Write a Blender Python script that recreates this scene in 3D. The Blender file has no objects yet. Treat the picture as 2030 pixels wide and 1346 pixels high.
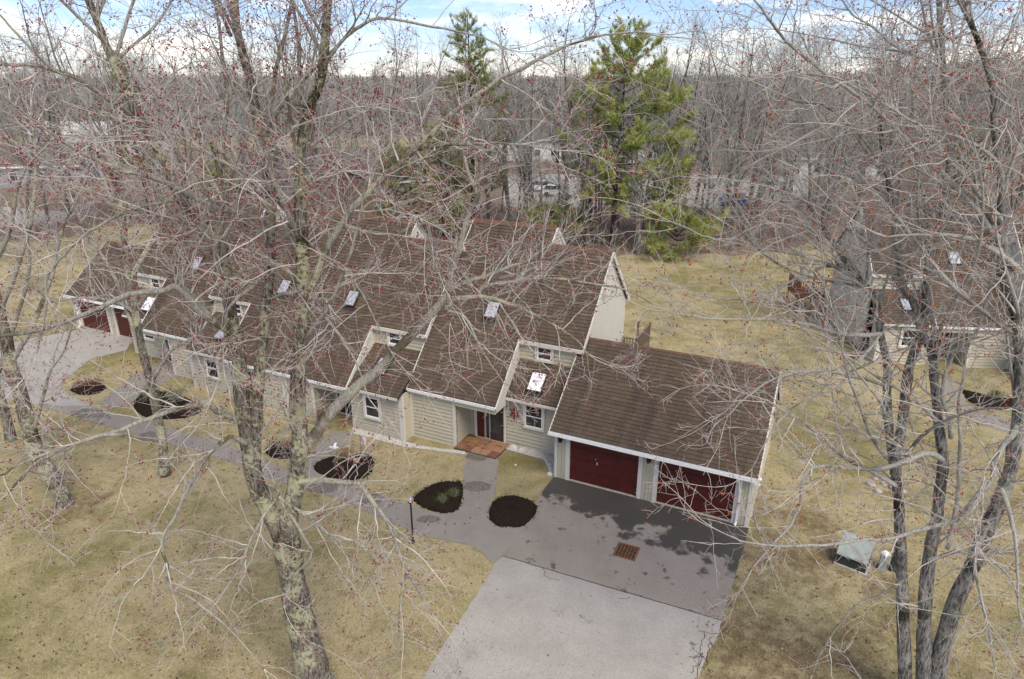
import bpy, math, random
import numpy as np
from mathutils import Vector

random.seed(7)
R = math.radians
C = bpy.context.scene.collection

# ------------------------------------------------------------------ camera
FPX, HORIZON, CAMH, YAW = 1353.0, 150.0, 15.0, R(26)
PITCH = math.atan((673 - HORIZON) / FPX)
CAM = np.array([8.79, -21.91, CAMH])
cam = bpy.data.cameras.new('camera')
cam.sensor_width = 36.0
cam.lens = 36.0 * FPX / 2030.0
cam.clip_start = 0.1
cam.clip_end = 6000
camo = bpy.data.objects.new('camera', cam)
camo.location = CAM
camo.rotation_euler = (R(90) - PITCH, 0, YAW)
C.objects.link(camo)
bpy.context.scene.camera = camo

# ------------------------------------------------------------------ light
SUN_EL, SUN_AZ = R(52), R(-36)          # azimuth counter-clockwise from +x
sun_dir = Vector((math.cos(SUN_EL) * math.cos(SUN_AZ), math.cos(SUN_EL) * math.sin(SUN_AZ), math.sin(SUN_EL)))
w = bpy.data.worlds.new('World')
bpy.context.scene.world = w
w.use_nodes = True
nt = w.node_tree
nt.nodes.clear()
wo = nt.nodes.new('ShaderNodeOutputWorld')
bg = nt.nodes.new('ShaderNodeBackground')
sky = nt.nodes.new('ShaderNodeTexSky')
sky.sky_type = 'NISHITA'
sky.sun_disc = False
sky.sun_elevation = SUN_EL
sky.sun_rotation = math.atan2(sun_dir.x, sun_dir.y)
sky.air_density = 1.0
sky.dust_density = 0.1
sky.ozone_density = 3.0
tc = nt.nodes.new('ShaderNodeTexCoord')
sep = nt.nodes.new('ShaderNodeSeparateXYZ')
nt.links.new(tc.outputs['Generated'], sep.inputs[0])
mz = nt.nodes.new('ShaderNodeMath'); mz.operation = 'ADD'; mz.inputs[1].default_value = 0.16
nt.links.new(sep.outputs['Z'], mz.inputs[0])
mzz = nt.nodes.new('ShaderNodeMath'); mzz.operation = 'MAXIMUM'; mzz.inputs[1].default_value = 0.05
nt.links.new(mz.outputs[0], mzz.inputs[0])
dx = nt.nodes.new('ShaderNodeMath'); dx.operation = 'DIVIDE'
dy = nt.nodes.new('ShaderNodeMath'); dy.operation = 'DIVIDE'
nt.links.new(sep.outputs['X'], dx.inputs[0]); nt.links.new(mzz.outputs[0], dx.inputs[1])
nt.links.new(sep.outputs['Y'], dy.inputs[0]); nt.links.new(mzz.outputs[0], dy.inputs[1])
cmb = nt.nodes.new('ShaderNodeCombineXYZ')
nt.links.new(dx.outputs[0], cmb.inputs[0]); nt.links.new(dy.outputs[0], cmb.inputs[1])
cn = nt.nodes.new('ShaderNodeTexNoise')
cn.inputs['Scale'].default_value = 1.05; cn.inputs['Detail'].default_value = 7; cn.inputs['Roughness'].default_value = 0.55
nt.links.new(cmb.outputs[0], cn.inputs['Vector'])
cr = nt.nodes.new('ShaderNodeValToRGB')
cr.color_ramp.elements[0].position = 0.47; cr.color_ramp.elements[1].position = 0.74
nt.links.new(cn.outputs['Fac'], cr.inputs[0])
cmix = nt.nodes.new('ShaderNodeMix'); cmix.data_type = 'RGBA'
nt.links.new(cr.outputs[0], cmix.inputs['Factor'])
sat = nt.nodes.new('ShaderNodeMix'); sat.data_type = 'RGBA'; sat.blend_type = 'MULTIPLY'; sat.inputs['Factor'].default_value = 1.0
sat.inputs[7].default_value = (0.35, 0.37, 0.48, 1)
nt.links.new(sky.outputs[0], sat.inputs[6])
nt.links.new(sat.outputs[2], cmix.inputs[6])
cmix.inputs[7].default_value = (6.0, 5.55, 4.75, 1)
nt.links.new(cmix.outputs[2], bg.inputs['Color'])
bg.inputs['Strength'].default_value = 0.15
nt.links.new(bg.outputs[0], wo.inputs[0])

sun = bpy.data.lights.new('sun', 'SUN')
sun.energy = 1.7
sun.angle = R(34)
sun.color = (1.0, 0.90, 0.76)
suno = bpy.data.objects.new('sun', sun)
suno.rotation_euler = (-sun_dir).to_track_quat('-Z', 'Y').to_euler()
suno.location = (0, 0, 60)
C.objects.link(suno)

vs = bpy.context.scene.view_settings
vs.view_transform = 'Standard'
vs.look = 'None'
vs.gamma = 1
vs.exposure = 1.16
try: vs.use_curve_mapping = False
except Exception: pass
cy = bpy.context.scene.cycles
cy.max_bounces = 6; cy.transparent_max_bounces = 8
try: cy.use_denoising = True
except Exception: pass

# ------------------------------------------------------------------ photo <-> place helpers
_cp, _sp = math.cos(PITCH), math.sin(PITCH)
_cy, _sy = math.cos(YAW), math.sin(YAW)
FWD = np.array([-_sy, _cy, 0.0]); RGT = np.array([_cy, _sy, 0.0]); UP = np.array([0, 0, 1.0])
def ray(x, y):
    a = (x - 1015) / FPX; b = -(y - 673) / FPX
    return RGT * a + FWD * (_cp + b * _sp) + UP * (-_sp + b * _cp)
def G(x, y, z=0.0):                 # point of the place on the level z
    d = ray(x, y); return CAM + d * ((z - CAMH) / d[2])
def AT(x, y, Y):                    # point of the place at horizontal distance Y ahead
    d = ray(x, y); return CAM + d * (Y / (d @ FWD))
def PL(x, y, k, m):                 # point on the roof plane z = k*v + m
    d = ray(x, y); t = (k * CAM[1] + m - CAM[2]) / (d[2] - k * d[1]); return CAM + d * t
def GY(x, y):                       # distance ahead of a ground point
    return float((G(x, y) - CAM) @ FWD)
def YX(Y, x, z=0.0):                # ground point at distance Y, seen in column x
    lo, hi = 151.0, 4000.0
    a = (x - 1015) / FPX
    # columns fan out with depth along the optical axis
    depth = Y * _cp + (CAMH - z) * _sp
    return CAM + FWD * Y + RGT * (a * depth) + UP * (z - CAMH)

# ------------------------------------------------------------------ materials
MAT = {}
def newmat(name):
    m = bpy.data.materials.new(name); m.use_nodes = True
    n = m.node_tree; b = n.nodes['Principled BSDF']
    MAT[name] = m
    return m, n, b
def N(n, typ, **kw):
    o = n.nodes.new(typ)
    for k, v in kw.items():
        if k in o.inputs: o.inputs[k].default_value = v
        else: setattr(o, k, v)
    return o
def coords(n, scale=(1, 1, 1), world=True, rot=(0, 0, 0)):
    if world:
        g = n.nodes.new('ShaderNodeNewGeometry'); out = g.outputs['Position']
    else:
        g = n.nodes.new('ShaderNodeTexCoord'); out = g.outputs['Object']
    mp = n.nodes.new('ShaderNodeMapping'); mp.inputs['Scale'].default_value = scale; mp.inputs['Rotation'].default_value = rot
    n.links.new(out, mp.inputs[0])
    return mp.outputs[0]
def noise(n, vec, scale, detail=4, rough=0.6):
    t = N(n, 'ShaderNodeTexNoise', Scale=scale, Detail=detail, Roughness=rough)
    n.links.new(vec, t.inputs['Vector']); return t.outputs['Fac']
def ramp(n, fac, stops):
    r = n.nodes.new('ShaderNodeValToRGB'); e = r.color_ramp.elements
    while len(e) < len(stops): e.new(0.5)
    for i, (p, c) in enumerate(stops):
        e[i].position = p; e[i].color = (c[0], c[1], c[2], 1) if not isinstance(c, (int, float)) else (c, c, c, 1)
    n.links.new(fac, r.inputs[0]); return r.outputs[0]
def mix(n, fac, a, b, blend='MIX'):
    m = n.nodes.new('ShaderNodeMix'); m.data_type = 'RGBA'; m.blend_type = blend
    for s, v in ((0, fac), (6, a), (7, b)):
        if isinstance(v, (int, float)): m.inputs[s].default_value = v
        elif isinstance(v, tuple): m.inputs[s].default_value = (*v, 1)
        else: n.links.new(v, m.inputs[s])
    return m.outputs[2]
def mathn(n, op, a, b=0.0):
    m = n.nodes.new('ShaderNodeMath'); m.operation = op
    for i, v in enumerate((a, b)):
        if isinstance(v, (int, float)): m.inputs[i].default_value = v
        else: n.links.new(v, m.inputs[i])
    return m.outputs[0]
def bump(n, b, h, strength=0.4, dist=0.02):
    u = N(n, 'ShaderNodeBump', Strength=strength, Distance=dist)
    n.links.new(h, u.inputs['Height']); n.links.new(u.outputs[0], b.inputs['Normal'])
def simple(name, col, rough=0.6, var=0.15, scale=6.0, metal=0.0, world=False, spec=0.3, bmp=0.0):
    m, n, b = newmat(name)
    v = coords(n, world=world)
    f = noise(n, v, scale)
    lo = tuple(c * (1 - var) for c in col); hi = tuple(min(1, c * (1 + var)) for c in col)
    n.links.new(ramp(n, f, [(0.3, lo), (0.7, hi)]), b.inputs['Base Color'])
    b.inputs['Roughness'].default_value = rough; b.inputs['Metallic'].default_value = metal
    b.inputs['Specular IOR Level'].default_value = spec
    if bmp: bump(n, b, noise(n, v, scale * 6), bmp)
    return m

def tone_attr(n):
    a = n.nodes.new('ShaderNodeAttribute'); a.attribute_name = 'tone'; return a.outputs['Fac']

# siding, trims
def siding_mat(name, col):
    m, n, b = newmat(name)
    v = coords(n)
    dirt = noise(n, coords(n, (1.2, 1.2, 0.8)), 1.2, 4)
    base = ramp(n, dirt, [(0.3, tuple(c * 0.92 for c in col)), (0.65, col)])
    fine = noise(n, v, 22)
    base = mix(n, 0.18, base, ramp(n, fine, [(0.3, tuple(c * 0.75 for c in col)), (0.7, tuple(min(1, c * 1.15) for c in col))]))
    n.links.new(base, b.inputs['Base Color']); b.inputs['Roughness'].default_value = 0.7
    bump(n, b, fine, 0.15)
siding_mat('siding', (0.49, 0.45, 0.33))
siding_mat('gable_siding', (0.66, 0.63, 0.54))
siding_mat('trim', (0.66, 0.625, 0.55))
simple('white_metal', (0.80, 0.80, 0.78), 0.45, 0.08, 9)
simple('white_vinyl', (0.82, 0.81, 0.79), 0.4, 0.06, 8)
simple('red_door', (0.085, 0.017, 0.012), 0.5, 0.18, 3.0, world=True)
simple('red_star', (0.20, 0.02, 0.03), 0.45, 0.3, 12)
simple('black_metal', (0.018, 0.018, 0.02), 0.45, 0.3, 10)
simple('dark_bronze', (0.045, 0.036, 0.03), 0.4, 0.2, 10)
simple('concrete', (0.42, 0.39, 0.34), 0.9, 0.2, 5, bmp=0.2)
simple('grey_metal', (0.45, 0.46, 0.47), 0.4, 0.15, 8, metal=0.5)
simple('rust', (0.17, 0.085, 0.04), 0.8, 0.4, 22, bmp=0.3)
simple('pit', (0.006, 0.006, 0.006), 0.9, 0.1)
simple('deck_wood', (0.17, 0.135, 0.095), 0.85, 0.3, 9)
simple('cedar_wood', (0.22, 0.075, 0.03), 0.8, 0.3, 9)
simple('transformer_lid', (0.30, 0.335, 0.31), 0.55, 0.18, 4)
simple('transformer_base', (0.03, 0.042, 0.035), 0.6, 0.25, 6)
simple('stone', (0.36, 0.34, 0.31), 0.85, 0.25, 7, bmp=0.3)
simple('white_stone', (0.58, 0.56, 0.52), 0.85, 0.2, 7, bmp=0.3)
simple('pot', (0.36, 0.13, 0.06), 0.8, 0.25, 9)
simple('mat_coir', (0.34, 0.17, 0.035), 0.95, 0.3, 30, bmp=0.3)
simple('gravel_stone', (0.46, 0.43, 0.38), 0.9, 0.4, 60)
simple('pink_fabric', (0.75, 0.55, 0.56), 0.8, 0.2, 9)
simple('number_ink', (0.22, 0.21, 0.19), 0.6, 0.1)
simple('car_white', (0.75, 0.76, 0.78), 0.25, 0.05); simple('car_blue', (0.05, 0.10, 0.25), 0.25, 0.1)
simple('car_grey', (0.25, 0.26, 0.28), 0.25, 0.1); simple('tyre', (0.015, 0.015, 0.015), 0.8, 0.1)
simple('house_white', (0.66, 0.65, 0.62), 0.7, 0.1, 3, world=True)
simple('house_grey', (0.30, 0.29, 0.30), 0.8, 0.15, 3, world=True)
simple('house_brown', (0.17, 0.12, 0.10), 0.8, 0.2, 3, world=True)
simple('leaf_rust', (0.16, 0.06, 0.025), 0.85, 0.5, 12)
simple('leaf_straw', (0.34, 0.22, 0.10), 0.85, 0.4, 12)
simple('leaf_green', (0.11, 0.14, 0.03), 0.8, 0.4, 12)

m, n, b = newmat('glass')
b.inputs['Base Color'].default_value = (0.035, 0.037, 0.036, 1); b.inputs['Roughness'].default_value = 0.16
b.inputs['Specular IOR Level'].default_value = 0.35
v = coords(n); n.links.new(ramp(n, noise(n, v, 1.8, 3), [(0.35, (0.015, 0.015, 0.016)), (0.7, (0.07, 0.068, 0.062))]), b.inputs['Base Color'])
m, n, b = newmat('skylight_glass')
v = coords(n); n.links.new(ramp(n, noise(n, v, 9, 6, 0.7), [(0.35, (0.22, 0.23, 0.25)), (0.55, (0.45, 0.47, 0.50))]), b.inputs['Base Color'])
b.inputs['Roughness'].default_value = 0.12; b.inputs['Specular IOR Level'].default_value = 0.8
m, n, b = newmat('skylight_dome')
b.inputs['Base Color'].default_value = (0.88, 0.88, 0.90, 1); b.inputs['Roughness'].default_value = 0.2

# asphalt shingles
def shingle_mat(name, dark, mid, red):
    m, n, b = newmat(name)
    t = tone_attr(n)
    base = ramp(n, t, [(0.0, dark), (0.5, mid), (1.0, red)])
    streak = noise(n, coords(n, (1.5, 0.22, 0.22)), 1.5, 5, 0.65)
    base = mix(n, ramp(n, streak, [(0.34, 0.7), (0.54, 0.0)]), base, (0.040, 0.033, 0.027))
    algae = noise(n, coords(n), 0.45, 4)
    base = mix(n, mathn(n, 'MULTIPLY', ramp(n, algae, [(0.5, 0.0), (0.75, 1.0)]), 0.35), base, (0.04, 0.033, 0.03))
    grit = noise(n, coords(n), 85, 2)
    base = mix(n, 0.35, base, ramp(n, grit, [(0.3, (0.03, 0.022, 0.016)), (0.7, (0.20, 0.15, 0.11))]))
    n.links.new(base, b.inputs['Base Color']); b.inputs['Roughness'].default_value = 0.92
    b.inputs['Specular IOR Level'].default_value = 0.15
    bump(n, b, grit, 0.3, 0.01)
shingle_mat('shingles', (0.080, 0.060, 0.043), (0.115, 0.085, 0.060), (0.152, 0.108, 0.075))
shingle_mat('grey_shingles', (0.14, 0.14, 0.15), (0.19, 0.19, 0.20), (0.24, 0.235, 0.24))
simple('roof_deck', (0.035, 0.028, 0.024), 0.9, 0.2)
simple('ridge_cap', (0.15, 0.082, 0.056), 0.9, 0.3, 6, world=True)

# ground
def GB(n, v, cx, cyy, r, amp):
    d = n.nodes.new('ShaderNodeVectorMath'); d.operation = 'DISTANCE'; n.links.new(v, d.inputs[0]); d.inputs[1].default_value = (cx, cyy, 0)
    return mathn(n, 'MULTIPLY', ramp(n, mathn(n, 'DIVIDE', d.outputs['Value'], r), [(0.3, 1.0), (1.0, 0.0)]), amp)
def ground_mat():
    m, n, b = newmat('lawn')
    v = coords(n)
    big = noise(n, v, 0.22, 5, 0.6); med = noise(n, v, 1.1, 6, 0.65); fine = noise(n, v, 14, 8, 0.85)
    thatch = noise(n, coords(n, (1, 0.35, 1), rot=(0, 0, 0.5)), 26, 4, 0.7)
    tan = ramp(n, fine, [(0.28, (0.20, 0.165, 0.082)), (0.48, (0.425, 0.36, 0.20)), (0.70, (0.57, 0.495, 0.315))])
    grn = ramp(n, fine, [(0.3, (0.085, 0.085, 0.022)), (0.7, (0.25, 0.235, 0.085))])
    earth = ramp(n, fine, [(0.3, (0.06, 0.038, 0.024)), (0.7, (0.19, 0.13, 0.085))])
    g = mathn(n, 'ADD', mathn(n, 'MULTIPLY', big, 0.6), mathn(n, 'MULTIPLY', med, 0.5))
    for q in ((10.5, 8.5, 5.0, 0.13), (-30, 4, 9.0, 0.14), (-2, 0.2, 1.5, 0.10), (5, 28, 14, 0.06)): g = mathn(n, 'ADD', g, GB(n, v, *q))
    c = mix(n, ramp(n, g, [(0.50, 0.0), (0.68, 0.75)]), tan, grn)
    def blob(cx, cyy, r, amp):
        d = n.nodes.new('ShaderNodeVectorMath'); d.operation = 'DISTANCE'; n.links.new(v, d.inputs[0]); d.inputs[1].default_value = (cx, cyy, 0)
        return mathn(n, 'MULTIPLY', ramp(n, mathn(n, 'DIVIDE', d.outputs['Value'], r), [(0.3, 1.0), (1.0, 0.0)]), amp)
    e = mathn(n, 'ADD', mathn(n, 'MULTIPLY', noise(n, coords(n), 0.35, 6, 0.7), 0.65), mathn(n, 'MULTIPLY', noise(n, coords(n), 2.6, 4), 0.4))
    for q in ((10.5, -2.2, 5.5, 0.10), (9.0, -6.5, 3.0, 0.12), (8.6, 1.5, 2.6, 0.08), (14, 6, 6, 0.05), (-3, -13, 3.5, 0.07), (-16, -9.5, 2.2, 0.09), (-14.2, -6.5, 2.0, 0.06)): e = mathn(n, 'ADD', e, blob(*q))
    c = mix(n, ramp(n, e, [(0.58, 0.0), (0.72, 0.8)]), c, earth)
    c = mix(n, mathn(n, 'MULTIPLY', ramp(n, thatch, [(0.35, 1.0), (0.6, 0.0)]), 0.35), c, (0.10, 0.075, 0.035))
    tuft = noise(n, v, 4.5, 6, 0.8)
    c = mix(n, ramp(n, tuft, [(0.36, 0.4), (0.48, 0.0)]), c, (0.085, 0.066, 0.03))
    c = mix(n, ramp(n, tuft, [(0.58, 0.0), (0.72, 0.45)]), c, (0.52, 0.44, 0.28))
    n.links.new(c, b.inputs['Base Color']); b.inputs['Roughness'].default_value = 1.0
    b.inputs['Specular IOR Level'].default_value = 0.05
    bump(n, b, mathn(n, 'ADD', fine, thatch), 0.6, 0.04)
ground_mat()
m, n, b = newmat('leaf_litter')
v = coords(n); f1 = noise(n, v, 7, 6, 0.8); f2 = noise(n, v, 0.35, 4)
c = ramp(n, f1, [(0.3, (0.07, 0.05, 0.034)), (0.5, (0.18, 0.125, 0.082)), (0.72, (0.32, 0.235, 0.165))])
c = mix(n, ramp(n, f2, [(0.55, 0.0), (0.75, 0.6)]), c, (0.13, 0.115, 0.05))
n.links.new(c, b.inputs['Base Color']); b.inputs['Roughness'].default_value = 1.0; bump(n, b, f1, 0.8, 0.06)

def asphalt_mat(name, col, speck, wet=None, crack=0.0, stains=()):
    m, n, b = newmat(name)
    v = coords(n)
    f = noise(n, v, 55, 3, 0.75); g = noise(n, v, 0.9, 5, 0.6); h = noise(n, v, 5, 5, 0.7)
    c = ramp(n, f, [(0.3, tuple(x * (1 - speck) for x in col)), (0.7, tuple(min(1, x * (1 + speck)) for x in col))])
    c = mix(n, ramp(n, g, [(0.35, 0.35), (0.6, 0.0)]), c, tuple(x * 0.62 for x in col))
    spot = mathn(n, 'ADD', mathn(n, 'MULTIPLY', noise(n, v, 0.55, 3), 0.6), mathn(n, 'MULTIPLY', h, 0.42))
    c = mix(n, ramp(n, spot, [(0.63, 0.0), (0.67, 0.8)]), c, tuple(x * 0.28 for x in col))
    for (sx, sy, r) in stains:
        p = G(sx, sy)
        k = mathn(n, 'ADD', GB(n, v, p[0], p[1], r, 0.5), mathn(n, 'MULTIPLY', mathn(n, 'SUBTRACT', noise(n, v, 7, 8, 0.85), 0.5), 2.2))
        c = mix(n, mathn(n, 'MULTIPLY', ramp(n, k, [(0.42, 0.0), (0.75, 1.0)]), 0.6), c, tuple(x * 0.3 for x in col))
    b.inputs['Roughness'].default_value = 0.9
    if wet:
        c, rgh = wet(n, v, c, col)
        n.links.new(rgh, b.inputs['Roughness'])
    if crack:
        vo = N(n, 'ShaderNodeTexVoronoi', feature='DISTANCE_TO_EDGE', Scale=0.42)
        wv = mix(n, 0.25, v, noise_col(n, v, 1.6))
        n.links.new(wv, vo.inputs['Vector'])
        c = mix(n, mathn(n, 'MULTIPLY', ramp(n, vo.outputs['Distance'], [(0.0, 1.0), (0.008, 0.0)]), crack), c, tuple(x * 0.35 for x in col))
    n.links.new(c, b.inputs['Base Color']); b.inputs['Specular IOR Level'].default_value = 0.2
    bump(n, b, f, 0.35, 0.01)
def noise_col(n, vec, scale):
    t = N(n, 'ShaderNodeTexNoise', Scale=scale, Detail=4); n.links.new(vec, t.inputs['Vector']); return t.outputs['Color']
def wet_drive(n, v, c, col):
    s = n.nodes.new('ShaderNodeSeparateXYZ'); n.links.new(v, s.inputs[0])
    big = noise(n, v, 0.75, 6, 0.62)
    # damp asphalt by the garage doors, dried out towards the street
    edge = mathn(n, 'ADD', mathn(n, 'ADD', s.outputs['Y'], mathn(n, 'MULTIPLY', s.outputs['X'], 0.16)), mathn(n, 'MULTIPLY', mathn(n, 'SUBTRACT', big, 0.5), 7.5))
    w1 = ramp(n, mathn(n, 'ADD', mathn(n, 'MULTIPLY', edge, 0.2), 0.5), [(0.20, 0.0), (0.29, 1.0)])
    sp = noise(n, v, 2.1, 4, 0.5)
    w2 = mathn(n, 'MULTIPLY', ramp(n, sp, [(0.625, 0.0), (0.69, 1.0)]), 0.85)
    wt = mathn(n, 'MAXIMUM', w1, w2)
    c = mix(n, ramp(n, noise(n, v, 0.5, 3), [(0.3, 0.0), (0.7, 0.35)]), c, tuple(min(1, x * 1.3) for x in col))
    c = mix(n, mathn(n, 'MULTIPLY', wt, 0.88), c, (0.042, 0.039, 0.036))
    return c, mathn(n, 'SUBTRACT', 0.9, mathn(n, 'MULTIPLY', wt, 0.35))
asphalt_mat('asphalt_road', (0.372, 0.350, 0.312), 0.4, stains=((1105, 1212, 0.5), (1008, 1182, 0.35), (1162, 1228, 0.5), (935, 1300, 0.5), (905, 1340, 0.8)))
asphalt_mat('asphalt_path', (0.28, 0.254, 0.22), 0.38)
asphalt_mat('asphalt_drive', (0.262, 0.232, 0.195), 0.4, wet=wet_drive)
simple('patch_dark', (0.165, 0.146, 0.125), 0.85, 0.35, 9, world=True)
simple('seam', (0.05, 0.047, 0.045), 0.9, 0.2)
m, n, b = newmat('mulch')
v = coords(n); f1 = noise(n, v, 26, 6, 0.8)
n.links.new(ramp(n, f1, [(0.3, (0.010, 0.007, 0.005)), (0.55, (0.034, 0.024, 0.018)), (0.75, (0.10, 0.07, 0.052))]), b.inputs['Base Color'])
b.inputs['Roughness'].default_value = 1.0; b.inputs['Specular IOR Level'].default_value = 0.05; bump(n, b, f1, 1.0, 0.06)
m, n, b = newmat('paver')
t = tone_attr(n); v = coords(n); f1 = noise(n, v, 3.5, 5, 0.7)
c = ramp(n, t, [(0.0, (0.20, 0.085, 0.05)), (0.5, (0.30, 0.14, 0.085)), (1.0, (0.36, 0.21, 0.13))])
c = mix(n, ramp(n, f1, [(0.56, 0.0), (0.6, 0.7)]), c, (0.11, 0.045, 0.025))
n.links.new(c, b.inputs['Base Color']); b.inputs['Roughness'].default_value = 0.8; bump(n, b, noise(n, v, 40), 0.3, 0.01)

# bark and twigs
def bark_mat(name, dark, light, lichen, moss, amount=0.5, world=False):
    m, n, b = newmat(name)
    v = coords(n, world=world)
    fur = noise(n, coords(n, (16, 16, 2.6), world=world), 1.5, 8, 0.75)
    c = ramp(n, fur, [(0.40, dark), (0.58, light)])
    ms = noise(n, v, 0.75, 4, 0.6)
    c = mix(n, mathn(n, 'MULTIPLY', ramp(n, ms, [(0.52, 0.0), (0.62, 1.0)]), 0.85), c, moss)
    li = mathn(n, 'ADD', mathn(n, 'MULTIPLY', noise(n, v, 11.0, 7, 0.75), 0.55), mathn(n, 'MULTIPLY', noise(n, v, 1.3, 3), 0.5))
    c = mix(n, ramp(n, li, [(0.63 - 0.2 * amount, 0.0), (0.70 - 0.2 * amount, 0.85)]), c, lichen)
    n.links.new(c, b.inputs['Base Color']); b.inputs['Roughness'].default_value = 0.95
    b.inputs['Specular IOR Level'].default_value = 0.1
    bump(n, b, fur, 1.0, 0.08)
bark_mat('maple_bark', (0.045, 0.036, 0.027), (0.31, 0.275, 0.235), (0.58, 0.57, 0.37), (0.045, 0.036, 0.012), 0.58)
bark_mat('grey_bark', (0.06, 0.054, 0.048), (0.42, 0.405, 0.38), (0.52, 0.53, 0.44), (0.035, 0.03, 0.012), 0.36)
bark_mat('limb_bark', (0.26, 0.24, 0.21), (0.52, 0.495, 0.44), (0.56, 0.54, 0.38), (0.13, 0.11, 0.06), 0.48)
bark_mat('limb_bark_grey', (0.42, 0.405, 0.38), (0.62, 0.60, 0.57), (0.55, 0.55, 0.42), (0.22, 0.20, 0.15), 0.42)
bark_mat('wood_bark', (0.10, 0.086, 0.07), (0.29, 0.265, 0.225), (0.30, 0.29, 0.22), (0.06, 0.05, 0.03), 0.2)
simple('twig', (0.46, 0.43, 0.385), 0.8, 0.4, 3, spec=0.2)
simple('twig_fine', (0.46, 0.425, 0.395), 0.8, 0.3, 3, spec=0.2)
simple('wood_twig', (0.36, 0.35, 0.325), 0.9, 0.3, 0.6, spec=0.1)  # paler grey tone: haze over the wood is put into the colour
simple('bud_red', (0.25, 0.020, 0.028), 0.7, 0.45, 9)
simple('bud_orange', (0.36, 0.075, 0.025), 0.7, 0.45, 9)
simple('pine_bark', (0.055, 0.042, 0.035), 0.95, 0.4, 5, bmp=0.5)
def needle_mat(name, a, b2, c2):
    m, n, b = newmat(name)
    n.links.new(ramp(n, tone_attr(n), [(0.0, a), (0.55, b2), (1.0, c2)]), b.inputs['Base Color'])
    b.inputs['Roughness'].default_value = 0.7; b.inputs['Specular IOR Level'].default_value = 0.2
needle_mat('pine_needles', (0.19, 0.225, 0.065), (0.37, 0.41, 0.12), (0.52, 0.54, 0.20))
needle_mat('pine_needles_dull', (0.13, 0.15, 0.05), (0.26, 0.28, 0.09), (0.38, 0.385, 0.14))
needle_mat('far_trees', (0.095, 0.105, 0.06), (0.235, 0.225, 0.195), (0.34, 0.325, 0.29))
needle_mat('leaf_litter_bits', (0.06, 0.036, 0.022), (0.16, 0.095, 0.055), (0.34, 0.24, 0.15))
needle_mat('grass_blades', (0.15, 0.15, 0.045), (0.36, 0.305, 0.16), (0.50, 0.435, 0.265))

# ------------------------------------------------------------------ objects
def thing(name, label, cat, loc=(0, 0, 0), group=None):
    o = bpy.data.objects.new(name, None); C.objects.link(o)
    o.location = tuple(float(x) for x in loc); o.empty_display_size = 0.2
    o['label'] = label; o['category'] = cat
    if group: o['group'] = group
    o['base'] = [float(x) for x in loc]
    return o
def tag(o, label=None, cat=None, group=None, kind=None):
    if label: o['label'] = label
    if cat: o['category'] = cat
    if group: o['group'] = group
    if kind: o['kind'] = kind
    return o
def rootbase(o):
    while o is not None:
        if 'base' in o: return np.array(o['base'])
        o = o.parent
    return np.zeros(3)
def mesh_np(name, V, F, mat, parent=None, tone=None, smooth=False, kind=None):
    """F: (n,k) int array or list of lists"""
    V = np.asarray(V, dtype=np.float64)
    if parent is not None: V = V - rootbase(parent)
    me = bpy.data.meshes.new(name)
    if isinstance(F, np.ndarray):
        nf, k = F.shape
        me.vertices.add(len(V)); me.vertices.foreach_set('co', V.astype(np.float32).ravel())
        me.loops.add(nf * k); me.loops.foreach_set('vertex_index', F.astype(np.int32).ravel())
        me.polygons.add(nf); me.polygons.foreach_set('loop_start', np.arange(0, nf * k, k, dtype=np.int32))
        try: me.polygons.foreach_set('loop_total', np.full(nf, k, dtype=np.int32))
        except Exception: pass
        me.update(calc_edges=True)
    else:
        me.from_pydata([tuple(p) for p in V], [], F)
        me.update()
    if smooth: me.polygons.foreach_set('use_smooth', np.ones(len(me.polygons), dtype=bool))
    if tone is not None:
        a = me.attributes.new('tone', 'FLOAT', 'FACE'); a.data.foreach_set('value', np.asarray(tone, dtype=np.float32))
    me.materials.append(MAT[mat])
    o = bpy.data.objects.new(name, me); C.objects.link(o)
    if parent is not None: o.parent = parent
    if kind: o['kind'] = kind
    return o
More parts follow.
